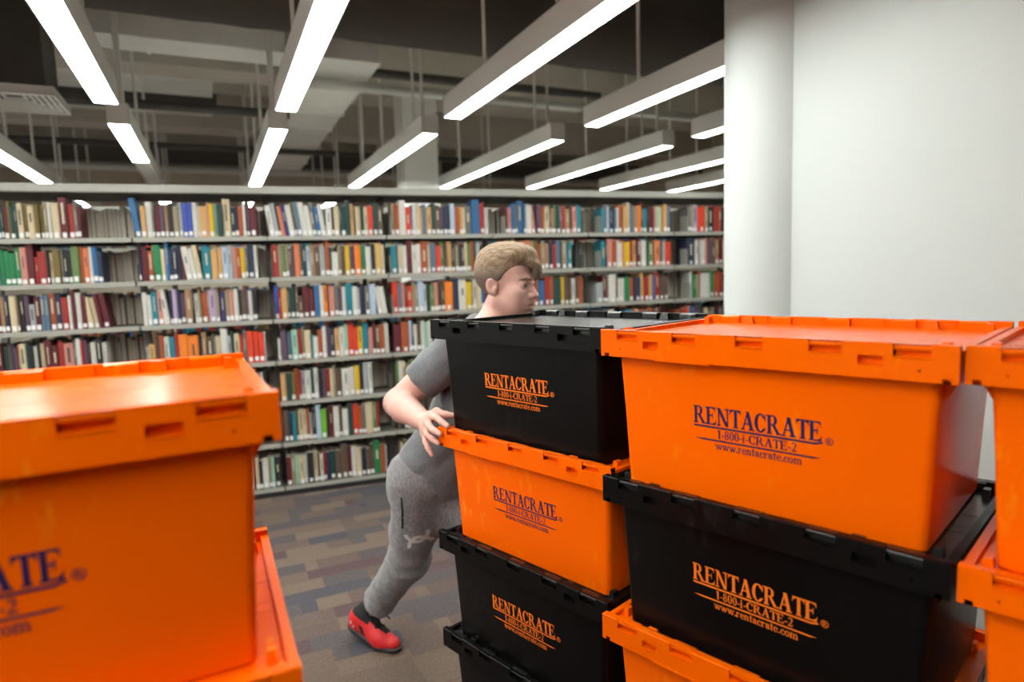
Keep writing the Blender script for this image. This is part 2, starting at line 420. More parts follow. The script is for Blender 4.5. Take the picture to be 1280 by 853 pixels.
        if c == 'a': return s.arc(x+.17, .46, .19, .21, 10, 165, w, th, 10) + s.dot(x+.03, .47, .07) + [s.R(x+.36-w, .05, x+.36, .50), s.R(x+.34, 0, x+.46, th*1.3)] + s.arc(x+.15, .19, .19, .20, 40, 330, w, th, 16), .54
        if c == 'c': return s.arc(x+.20, .32, .25, .34, 45, 322, w, th, 18) + s.dot(x+.36, .50, .075), .50
        if c == 'o': return s.arc(x+.20, .32, .26, .34, 0, 360, w, th, 22), .56
        if c == 'm': return s.stem(x, 0, xh, w=w, top=False) + [s.R(x-se, xh-th, x+w, xh)] + s.arc(x+.25, .40, .21, .26, 0, 150, w, th*1.3, 10) + s.stem(x+.46-w, 0, .42, w=w, top=False) \
                + s.arc(x+.58, .40, .21, .26, 0, 150, w, th*1.3, 10) + s.stem(x+.79-w, 0, .42, w=w, top=False), .96
        return [], .3
    def line(s, text, x0, x1, y0, cap):
        """polygons of a line of text stretched between x0 and x1"""
        out, pen = [], 0
        for c in text:
            q, adv = s.glyph(c)
            out += [[(px + pen, py) for px, py in poly] for poly in q]
            pen += adv
        k = (x1 - x0) / pen
        return [[(x0 + px * k, y0 + py * cap) for px, py in poly] for poly in out]

def logo_polys():
    """crate-front lettering; x along the crate, y = distance below the rim's top edge (negative = down)"""
    big, mid, sm = Glyphs(.205, .075, .075), Glyphs(.19, .075, .065), Glyphs(.17, .075, .065)
    P = big.line('RENTACRATE', .221, .486, -.1955, .0385)
    P.append([(.2215, -.2025), (.474, -.2025), (.488, -.1985), (.486, -.1955), (.474, -.1985), (.2215, -.1985)])
    P += mid.line('1-800-i-CRATE-2', .2745, .4395, -.2235, .0185)
    P.append([(.222, -.2280), (.240, -.2305), (.470, -.2305), (.484, -.2278), (.470, -.2272), (.240, -.2268)])
    P += sm.line('www.rentacrate.com', .270, .4495, -.2475, .0170)
    cx, cy = .4985, -.193
    P += big.arc(cx, cy, .0072, .0072, 0, 360, .0013, .0013, 24)
    r = Glyphs(.20, .10, .05)
    P += r.line('R', cx - .0035, cx + .0045, cy - .0040, .0080)
    return P

# ------------------------------------------------------------------ the moving crates: attached-lid tote boxes, 70 x 52 x 35.7 cm
CL, CW, CH, PITCHZ = 0.70, 0.52, 0.3683, 0.3493
HF = 0.0615                     # depth of the rim flange
def plastic(name, col, scuff, amount, rough):
    m = bpy.data.materials.new(name); m.use_nodes = True
    nt = m.node_tree; N = nt.nodes; L = nt.links; b = N['Principled BSDF']
    b.inputs['Roughness'].default_value = rough; b.inputs['Specular IOR Level'].default_value = 0.25
    tc = N.new('ShaderNodeTexCoord'); oi = N.new('ShaderNodeObjectInfo')
    ofs = N.new('ShaderNodeVectorMath'); ofs.operation = 'ADD'
    sc = N.new('ShaderNodeVectorMath'); sc.operation = 'SCALE'; sc.inputs['Scale'].default_value = 9
    cmb = N.new('ShaderNodeCombineXYZ')
    for i in range(3): L.new(oi.outputs['Random'], cmb.inputs[i])
    L.new(cmb.outputs[0], sc.inputs[0])
    L.new(tc.outputs['Object'], ofs.inputs[0]); L.new(sc.outputs[0], ofs.inputs[1])
    n1 = N.new('ShaderNodeTexNoise'); n1.inputs['Scale'].default_value = 5.5; n1.inputs['Detail'].default_value = 2
    mp = N.new('ShaderNodeMapping'); mp.inputs['Scale'].default_value = (1, 1, 0.35); mp.inputs['Rotation'].default_value = (0.3, 0.5, 0.2)
    L.new(ofs.outputs[0], mp.inputs['Vector'])
    n2 = N.new('ShaderNodeTexNoise'); n2.inputs['Scale'].default_value = 45; n2.inputs['Detail'].default_value = 3
    L.new(ofs.outputs[0], n1.inputs['Vector']); L.new(mp.outputs[0], n2.inputs['Vector'])
    r1 = N.new('ShaderNodeMapRange'); r1.inputs['From Min'].default_value = 0.54; r1.inputs['From Max'].default_value = 0.68
    r2 = N.new('ShaderNodeMapRange'); r2.inputs['From Min'].default_value = 0.54; r2.inputs['From Max'].default_value = 0.66
    L.new(n1.outputs['Fac'], r1.inputs['Value']); L.new(n2.outputs['Fac'], r2.inputs['Value'])
    mu = N.new('ShaderNodeMath'); mu.operation = 'MULTIPLY'; L.new(r1.outputs[0], mu.inputs[0]); L.new(r2.outputs[0], mu.inputs[1])
    m3 = N.new('ShaderNodeMath'); m3.operation = 'MULTIPLY'; m3.inputs[1].default_value = amount; L.new(mu.outputs[0], m3.inputs[0])
    mx = N.new('ShaderNodeMix'); mx.data_type = 'RGBA'; mx.inputs[6].default_value = (*col, 1); mx.inputs[7].default_value = (*scuff, 1)
    L.new(m3.outputs[0], mx.inputs['Factor']); L.new(mx.outputs[2], b.inputs['Base Color'])
    nb = N.new('ShaderNodeTexNoise'); nb.inputs['Scale'].default_value = 6
    L.new(tc.outputs['Object'], nb.inputs['Vector'])
    bp = N.new('ShaderNodeBump'); bp.inputs['Strength'].default_value = 0.06; bp.inputs['Distance'].default_value = 0.02
    L.new(nb.outputs['Fac'], bp.inputs['Height']); L.new(bp.outputs['Normal'], b.inputs['Normal'])
    return m
def tinted(m, tint, ior):
    b = m.node_tree.nodes['Principled BSDF']; b.inputs['Specular Tint'].default_value = (*tint, 1); b.inputs['IOR'].default_value = ior; return m
M_orange = plastic('orange plastic', (0.90, 0.124, 0.0003), (0.95, 0.27, 0.01), 0.6, 0.22)
M_blackp = plastic('black plastic', (0.0035, 0.0030, 0.0030), (0.02, 0.019, 0.019), 0.4, 0.30)
tinted(M_orange, (1.0, 0.55, 0.22), 1.45); tinted(M_blackp, (1, 1, 1), 1.36)
M_blacklid = nodemat('highlight-lightened black lid plastic', (0.011, 0.0115, 0.0125), 0.26, 0.55, noise=(9, 0.25))  # body black made lighter and glossier, painting in lid and hinge highlights
M_navy = nodemat('navy print', (0.018, 0.012, 0.07), 0.6, 0.2, noise=(60, 0.3))
M_oprint = nodemat('orange print', (0.80, 0.17, 0.012), 0.6, 0.2, noise=(60, 0.15))

CLIPS = [(.045, .100), (.188, .243), (.330, .385), (.471, .526), (.607, .662)]
SLOTS = [(.115, .154), (.553, .592)]
LIDZ = CH - 0.019
def plate(t, P, ub, vb, holes, dep, mi=0):
    """a panel with pockets: P(u,v,d) gives a point d behind the face; cells in holes are sunk by dep"""
    for i in range(len(ub) - 1):
        for j in range(len(vb) - 1):
            u0, u1, v0, v1 = ub[i], ub[i+1], vb[j], vb[j+1]
            if (i, j) in holes:
                D = dep
                t.add([P(u0,v0,D), P(u1,v0,D), P(u1,v1,D), P(u0,v1,D)], [(0,1,2,3)], mi)
                for (a, b, ni) in (((u0,v0),(u1,v0),(i,j-1)), ((u1,v0),(u1,v1),(i+1,j)), ((u1,v1),(u0,v1),(i,j+1)), ((u0,v1),(u0,v0),(i-1,j))):
                    if ni not in holes: t.add([P(*a,0), P(*b,0), P(*b,D), P(*a,D)], [(0,1,2,3)], mi)
            else: t.add([P(u0,v0,0), P(u1,v0,0), P(u1,v1,0), P(u0,v1,0)], [(0,1,2,3)], mi)
def crate_body_mesh():
    t = MB()
    # tapered tub with rounded corners
    def ring(z, ix, iy, r=0.015, n=5):
        pts = []
        for cx, cy, a0 in ((CL-ix-r, iy+r, -90), (CL-ix-r, CW-iy-r, 0), (ix+r, CW-iy-r, 90), (ix+r, iy+r, 180)):
            for i in range(n + 1):
                a = math.radians(a0 + 90*i/n); pts.append((cx + r*math.cos(a), cy + r*math.sin(a), z))
        return pts
    t.loft([ring(0.0, .050, .047), ring(0.006, .044, .041), ring(CH*0.5, .036, .034), ring(CH-HF+.012, .028, .028)])
    # rim flange: long sides with pockets for the hinges, hand slots and small holes
    zb = CH - HF
    def side(front):
        ub = sorted({0.0, .010, .022, CL-.022, CL-.010, CL, .052, .056, CL-.056, CL-.052} | {x for c in CLIPS + SLOTS for x in c})
        vb = [zb, zb+.008, zb+.016, zb+.020, CH-.0385, CH-.0225, CH-.0212, CH]
        P = (lambda u, v, d: (u, d, v)) if front else (lambda u, v, d: (CL-u, CW-d, v))
        H = set()
        for i in range(len(ub) - 1):
            m = (ub[i] + ub[i+1]) / 2
            for j in range(len(vb) - 1):
                z = (vb[j] + vb[j+1]) / 2
                if any(a < m < b for a, b in CLIPS) and z > CH-.0212: H.add((i, j))
                if any(a < m < b for a, b in SLOTS) and CH-.0385 < z < CH-.0225: H.add((i, j))
                if (.010 < m < .022 or CL-.022 < m < CL-.010) and z < zb+.008: H.add((i, j))
                if (.052 < m < .056 or CL-.056 < m < CL-.052) and zb+.016 < z < zb+.020: H.add((i, j))
        plate(t, P, ub, vb, H, 0.016)
        # sills under the pockets and a bead along the top edge
        for a, b in CLIPS:
            t.loft([[P(u, CH-.0212, .0005), P(u, CH-.0214, -.0016), P(u, CH-.0236, -.0014), P(u, CH-.0250, .0005)] for u in (a - .002, b + .002)])
        for a, b in SLOTS:
            t.loft([[P(u, CH-.0385, .0005), P(u, CH-.0387, -.0014), P(u, CH-.0402, -.0012), P(u, CH-.0412, .0005)] for u in (a - .001, b + .001)])
        xs = sorted({0.0, CL} | {x for c in CLIPS for x in c})
        for a, b in zip(xs, xs[1:]):
            if any(abs(a - c[0]) < 1e-6 for c in CLIPS): continue
            t.loft([[P(u, CH-.0024, .0003), P(u, CH-.0012, -.0008), P(u, CH+.0004, .0006), P(u, CH+.0008, .0026), P(u, CH-.002, .0034)] for u in (a, b)])
        # underside and the thin lip along the middle
        t.add([P(0, zb, 0), P(CL, zb, 0), P(CL, zb, .033), P(0, zb, .033)], [(0,1,2,3)])
        t.loft([[P(u, zb+.001, -.0012), P(u, zb-.0025, -.0012), P(u, zb-.0025, .004), P(u, zb+.001, .004)] for u in (.145, .275)])
        # top of the wall and its inner face, hinge seats left open
        xs = sorted({0.0, CL} | {x for c in CLIPS for x in c})
        for a, b in zip(xs, xs[1:]):
            if any(abs(a - c[0]) < 1e-6 for c in CLIPS): continue
            t.add([P(a, CH, 0), P(b, CH, 0), P(b, CH, .018), P(a, CH, .018), P(a, LIDZ-.004, .020), P(b, LIDZ-.004, .020)], [(0,1,2,3), (3,2,5,4)])
            for x in (a, b): t.add([P(x, CH, 0), P(x, CH, .018), P(x, CH-.0212, .018), P(x, CH-.0212, 0)], [(0,1,2,3)])
    side(True); side(False)
    def end(right):
        ub = [0, .012, .13, .15, .21, .31, .37, .39, CW-.012, CW]; vb = [zb, zb+.008, zb+.02, zb+.034, CH-.009]
        P = (lambda u, v, d: (CL-d, u, v)) if right else (lambda u, v, d: (d, CW-u, v))
        plate(t, P, ub, vb, {(4, 2), (2, 2), (6, 2)}, 0.012)
        t.add([P(0, zb, 0), P(CW, zb, 0), P(CW, zb, .036), P(0, zb, .036)], [(0,1,2,3)])
        t.add([P(0.002, CH-.009, 0), P(CW-.002, CH-.009, 0), P(CW-.002, CH-.009, .014), P(.002, CH-.009, .014), P(.002, LIDZ-.006, .014), P(CW-.002, LIDZ-.006, .014)], [(0,1,2,3), (3,2,5,4)])
        for u in (0.0, CW - .018):   # the stubs that close the long walls' ends
            t.add([P(u, CH-.010, 0), P(u + .018, CH-.010, 0), P(u + .018, CH, 0), P(u, CH, 0)], [(0,1,2,3)])
        # gusset fins under the flange
        for u in (.075, CW - .079):
            f = [P(u, zb, .006), P(u, zb, .038), P(u, zb-.055, .038)]; g = [P(u+.004, zb, .006), P(u+.004, zb, .038), P(u+.004, zb-.055, .038)]
            t.loft([f, g])
    end(True); end(False)
    return t
def lid_mesh(front):
    """one lid flap; the two interlock in a zig-zag along the middle"""
    ys, amp, n = CW/2, .022, 6
    x0, x1 = .0145, CL - .0145
    edge = []
    k = (x1 - x0) / n
    for i in range(n):
        a = x0 + i*k; s = 1 if i % 2 == 0 else -1
        edge += [(a + .012, ys + s*amp), (a + k - .012, ys + s*amp)]
    g = -.0008 if front else .0008
    edge = [(x, y + g) for x, y in edge]
    y_out = .0205 if front else CW - .0205
    if front: out = [(x1, y_out), (x0, y_out)]
    else: out = [(x1, y_out), (x0, y_out)]
    poly = [(x0, edge[0][1])] + edge + [(x1, edge[-1][1])] + out
    t = MB()
    t.loft([[(x, y, LIDZ - .004) for x, y in poly], [(x, y, LIDZ) for x, y in poly]])
    f = (lambda y: y) if front else (lambda y: CW - y)
    # raised ribs, groove strips and the lugs that hold the crate above
    for x in (.1275, .5555):
        a, b = .0210, .0355
        t.loft([[(x-.016, f(a), z) for z in (LIDZ-.001,)] + [(x+.016, f(a), LIDZ-.001), (x+.016, f(b), LIDZ-.001), (x-.016, f(b), LIDZ-.001)],
                [(x-.011, f(a+.002), LIDZ+.0185), (x+.011, f(a+.002), LIDZ+.0185), (x+.011, f(b-.004), LIDZ+.0185), (x-.011, f(b-.004), LIDZ+.0185)]])
    for x in (.030, CL - .030):
        t.loft([[(x-.008, f(.055), LIDZ-.001), (x+.008, f(.055), LIDZ-.001), (x+.008, f(.080), LIDZ-.001), (x-.008, f(.080), LIDZ-.001)],
                [(x-.006, f(.058), LIDZ+.0190), (x+.006, f(.058), LIDZ+.0190), (x+.006, f(.077), LIDZ+.0190), (x-.006, f(.077), LIDZ+.0190)]])
    t.box((.056, min(f(.0475), f(.051)), LIDZ-.001), (CL-.056, max(f(.0475), f(.051)), LIDZ-.0005))
    for xa in (.0425, CL - .046):
        t.box((xa - .0, min(f(.09), f(.235)), LIDZ - .001), (xa + .0035, max(f(.09), f(.235)), LIDZ - .0004))
    # end grooves and a locking hole mark
    for xa in (.016, CL - .048):
        t.box((xa, min(f(.205), f(.209)), LIDZ-.001), (xa + .032, max(f(.205), f(.209)), LIDZ+.0006))
        t.box((xa, min(f(.050), f(.053)), LIDZ-.001), (xa + .032, max(f(.050), f(.053)), LIDZ+.0006))
    return t
def clip_mesh(front, c):
    """hinge block with a rounded top edge, seated in the rim"""
    a, b = c[0] + .0008, c[1] - .0008
    prof = []
    r = .0075
    for i in range(7):
        an = math.radians(180 - 15*i*1.0 - 0); prof.append((.0095 + r*math.cos(an), CH - r + r*math.sin(an)))
    prof += [(.022, CH + .0002), (.0285, CH - .003), (.030, LIDZ), (.030, LIDZ - .003), (.0158, LIDZ - .003), (.0158, CH - .0125), (.0035, CH - .0105)]
    f = (lambda y: y) if front else (lambda y: CW - y)
    t = MB()
    t.loft([[(x, f(y), z) for y, z in prof] for x in (a, b)])
    return t
def front_y(z): return .041 + (.028 - .041) * min(1, max(0, z / (CH-HF+.012)))
def body_front(z):
    zs, ys = (0.006, CH*.5, CH-HF+.012), (.041, .034, .028)
    return ys[0] + (ys[1]-ys[0])*(z-zs[0])/(zs[1]-zs[0]) if z < zs[1] else ys[1] + (ys[2]-ys[1])*(z-zs[1])/(zs[2]-zs[1])
def logo_mesh(name, mat):
    t = MB()
    for poly in logo_polys():
        fr = [(x, body_front(CH+y) - .0009, CH + y) for x, y in poly]
        t.add(fr, [tuple(range(len(fr)))])
    return t.mesh(name, mat)
def make_crate_meshes(mat, pmat, lmat):
    d = {'body': crate_body_mesh().mesh('crate_body', mat, True), 'logo': logo_mesh('crate_print', pmat)}
    for fr in (True, False):
        d['lid', fr] = lid_mesh(fr).mesh('crate_lid', lmat, False)
        d['clip', fr] = [clip_mesh(fr, c).mesh('crate_hinge', lmat, True) for c in CLIPS]
    return d
def make_crate(D, print_label):
    e = empty('moving_crate')
    link('body', D['body'], e)
    tag(link('printed_logo', D['logo'], e), print_label)
    for fr in (True, False):
        lf = link('lid_flap', D['lid', fr], e)
        for m in D['clip', fr]: link('hinge_clip', m, lf)
    return e
KIT = {'o': make_crate(make_crate_meshes(M_orange, M_navy, M_orange), 'navy printed lettering'),
       'k': make_crate(make_crate_meshes(M_blackp, M_oprint, M_blacklid), 'orange printed lettering')}
used = set()
def crate(kind, o, yaw, level, label, group):
    z = 1.5718 - CH - (4 - level) * PITCHZ
    if kind in used: c = copy_tree(KIT[kind])
    else: used.add(kind); c = KIT[kind]
    c.location = (o[0], o[1], z); c.rotation_euler = (0, 0, yaw)
    return tag(c, label, 'crate', group)
Mo, Ro, No, Lo = (-.2581, 2.0339), (.2044, 1.4791), (.7058, .9791), (-.9222, .4752)
g = 'crates in the stacks in front of the man'
crate('k', (Mo[0]-.0031, Mo[1]+.0068), -.8177, 4, 'black crate on top of the stack the man pushes, below his chin', g)
crate('o', (Mo[0]+.0085, Mo[1]-.0035), -.8110, 3, "orange crate with the man's hand on its rim corner", g)
crate('k', (Mo[0]-.0057, Mo[1]-.0034), -.8130, 2, 'black crate directly under the orange crate the man grips', g)
crate('k', (Mo[0]-.0084, Mo[1]+.0088), -.8130, 1, 'lowest black crate in the stack the man pushes, cut by the bottom edge', g)
crate('o', (Ro[0]+.0043, Ro[1]+.0029), -.7960, 4, 'large orange crate on top right of centre with full navy lettering', g)
crate('k', (Ro[0]+.0012, Ro[1]-.0032), -.8113, 3, 'black crate under the large lettered orange crate at right', g)
crate('o', (Ro[0]-.0054, Ro[1]+.0004), -.8014, 2, 'orange crate at bottom right, only its left rim corner in view', g)
crate('k', Ro, -.8014, 1, 'black crate at the foot of the right-hand stack, out of view', g)
crate('o', (No[0]+.0066, No[1]+.0101), -.8014, 4, 'top orange crate cut by the right edge, beside the large lettered one', g)
crate('o', (No[0]-.0066, No[1]-.0101), -.8014, 3, 'lower orange crate cut by the right edge, beside the black crate', g)
crate('k', No, -.8014, 2, 'black crate low in the rightmost stack, out of view', g)
crate('o', No, -.8014, 1, 'orange crate at the foot of the rightmost stack, out of view', g)
g2 = 'crates in the stack at left'
c = crate('o', (Lo[0]+.0095, Lo[1]-.0192), .4785, 4, 'large blurred orange crate in the left foreground, top of its stack', g2)
for ch in c.children:
    if ch.name.startswith('printed_logo'): ch.location.x = -.026
crate('o', (Lo[0]+.0111, Lo[1]-.0197), .4441, 3, 'orange crate under the left foreground one, only its lid corner showing', g2)
crate('o', Lo, .488, 2, 'orange crate low in the left stack, out of view', g2)
crate('k', Lo, .488, 1, 'black crate at the foot of the left stack, out of view', g2)

# wheeled dollies under the stacks
M_dolly = nodemat('grey dolly frame', (0.10, 0.10, 0.105), 0.5, 0.4)
M_rubber = nodemat('black rubber', (0.02, 0.02, 0.02), 0.7, 0.3)
zd = 1.5718 - CH - 3 * PITCHZ
def dolly(o, yaw, label):
    e = empty('crate_dolly', (o[0], o[1], 0), yaw); tag(e, label, 'dolly', 'dollies under the crate stacks')
    t = MB()
    for y in (.045, CW - .105): t.box((.035, y, zd - .045), (CL - .035, y + .06, zd - .0005))
    for x in (.035, CL - .095, CL/2 - .03): t.box((x, .045, zd - .045), (x + .06, CW - .045, zd - .001))
    t.build('deck', M_dolly, e, bevel=.003)
    for x in (.09, CL - .09):
        for y in (.09, CW - .09):
            w = MB().tube((x, y - .016, .055), (x, y + .016, .055), .055, 20)
            w.box((x - .012, y - .024, .05), (x + .012, y - .018, zd - .044), 1).box((x - .012, y + .018, .05), (x + .012, y + .024, zd - .044), 1).box((x - .03, y - .03, zd - .052), (x + .03, y + .03, zd - .0445), 1)
            w.build('caster', [M_rubber, M_dolly], e)
dolly(Mo, -.813, 'wheeled dolly under the stack the man pushes, out of view')
dolly(Ro, -.8014, 'wheeled dolly under the right-hand stack, out of view')
dolly(No, -.8014, 'wheeled dolly under the rightmost stack, out of view')
dolly(Lo, .488, 'wheeled dolly under the left stack, out of view')
# ------------------------------------------------------------------ the bookcase: double-faced steel library shelving
BX, BY, BYAW, BAY = -2.7198, 4.6510, 0.3374, 0.914
SHZ = [2.048, 1.7311, 1.4051, 1.0756, 0.7483, 0.4152, 0.0600]     # front lip centre heights, top row first
M_shelf = nodemat('pale grey enamelled steel', (0.28, 0.275, 0.245), 0.45, 0.4, noise=(5, 0.04))
M_shelf_shade = nodemat('shade-darkened shelf steel', (0.085, 0.08, 0.07), 0.55, 0.3)  # same shelf steel, darkened to paint in the shade under and inside shelves
M_post = nodemat('grey slotted post steel', (0.13, 0.13, 0.12), 0.5, 0.4)
bc = empty('bookcase', (BX, BY, 0), BYAW)
tag(bc, 'long grey steel library bookcase full of books across the room', 'bookcase')
BM = Matrix.Translation((BX, BY, 0)) @ Matrix.Rotation(BYAW, 4, 'Z')
B0, B1, DEP = -1, 7, 0.52
for k in range(B0, B1 + 1):
    x = k * BAY
    t = MB().box((x - .022, .242, 0), (x + .022, .278, 2.379))
    t.build('upright', M_post, bc)
for k in range(B0, B1):
    x0, x1 = k * BAY + .006, (k + 1) * BAY - .006
    for i, z in enumerate(SHZ):
        d = 0.238
        zt = z + .016
        t = MB()
        for s in (0, 1):
            f = (lambda y: y) if s == 0 else (lambda y: DEP - y)
            def bx(a, b, mi=0): t.box((a[0], min(f(a[1]), f(b[1])), a[2]), (b[0], max(f(a[1]), f(b[1])), b[2]), mi)
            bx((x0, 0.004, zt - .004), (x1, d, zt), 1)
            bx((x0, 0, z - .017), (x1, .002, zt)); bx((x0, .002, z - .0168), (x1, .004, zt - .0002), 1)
            if i < 6:
                for xa in (x0, x1 - .002): bx((xa, .02 if s == 0 else .02, zt - .03), (xa + .002, d + .005, zt + .0)); bx((xa, .13, zt), (xa + .002, d + .005, zt + .13))
        t.build('shelf', [M_shelf, M_shelf_shade], bc)
    t = MB().box((x0 - .005, -.01, 2.386), (x1 + .005, DEP + .01, 2.44))
    t.box((x0 - .004, -.004, 2.379), (x1 + .004, DEP + .004, 2.387), 1)  # canopy underside plate in the painted shade colour
    t.build('canopy_top', [M_shelf, M_shelf_shade], bc)
    MB().box((x0 - .006, .003, 0.0), (x1 + .006, DEP - .003, .0428)).build('kick_plate', M_black, bc)

# ------------------------------------------------------------------ the books
BC = {'w': (.62,.60,.55), 'c': (.60,.49,.32), 't': (.34,.20,.11), 'n': (.115,.075,.052), 'd': (.022,.022,.024), 'g': (.15,.15,.145), 's': (.36,.38,.39),
      'm': (.115,.016,.022), 'r': (.33,.03,.025), 'R': (.66,.055,.022), 'o': (.80,.21,.02), 'O': (.36,.085,.03), 'y': (.66,.42,.02), 'v': (.17,.12,.035),
      'G': (.02,.20,.075), 'e': (.018,.055,.05), 'a': (.13,.21,.075), 'A': (.16,.45,.03), 'k': (.015,.20,.26), 'b': (.03,.13,.30), 'B': (.05,.085,.40), 'u': (.025,.035,.07),
      'U': (.045,.035,.14), 'l': (.42,.52,.66), 'p': (.58,.24,.19), 'P': (.11,.06,.10), 'z': (.44,.33,.50), 'h': (.64,.19,.09), 'i': (.30,.245,.16),
      'q': (.30,.52,.39), 'x': (.10,.17,.25), 'j': (.58,.33,.13), 'f': (.72,.50,.17)}
BN = {'w': 'white', 'c': 'cream', 't': 'tan', 'n': 'dark brown', 'd': 'black', 'g': 'grey', 's': 'silver grey', 'm': 'maroon', 'r': 'dark red', 'R': 'bright red', 'o': 'orange',
      'O': 'rust brown', 'y': 'yellow', 'v': 'olive', 'G': 'green', 'e': 'dark green', 'a': 'moss green', 'A': 'lime green', 'k': 'teal', 'b': 'blue', 'B': 'royal blue', 'u': 'navy',
      'U': 'purple blue', 'l': 'pale blue', 'p': 'pink', 'P': 'plum', 'z': 'lilac', 'h': 'salmon', 'i': 'khaki', 'q': 'mint', 'x': 'slate blue', 'j': 'ochre', 'f': 'pale gold'}
BK = list(BC)
M_book = {k: nodemat(BN[k] + ' book cloth', tuple(q * .74 for q in c), 0.55, 0.35, noise=(18, 0.10)) for k, c in BC.items()}
M_page = nodemat('book pages', (0.55, 0.50, 0.42), 0.8, 0.2, noise=(60, 0.15))
M_title = nodemat('pale spine lettering', (0.42, 0.38, 0.28), 0.6, 0.3)
M_titled = nodemat('dark spine lettering', (0.06, 0.055, 0.06), 0.6, 0.3)
M_lab = nodemat('white call number label', (0.60, 0.60, 0.60), 0.5, 0.3)
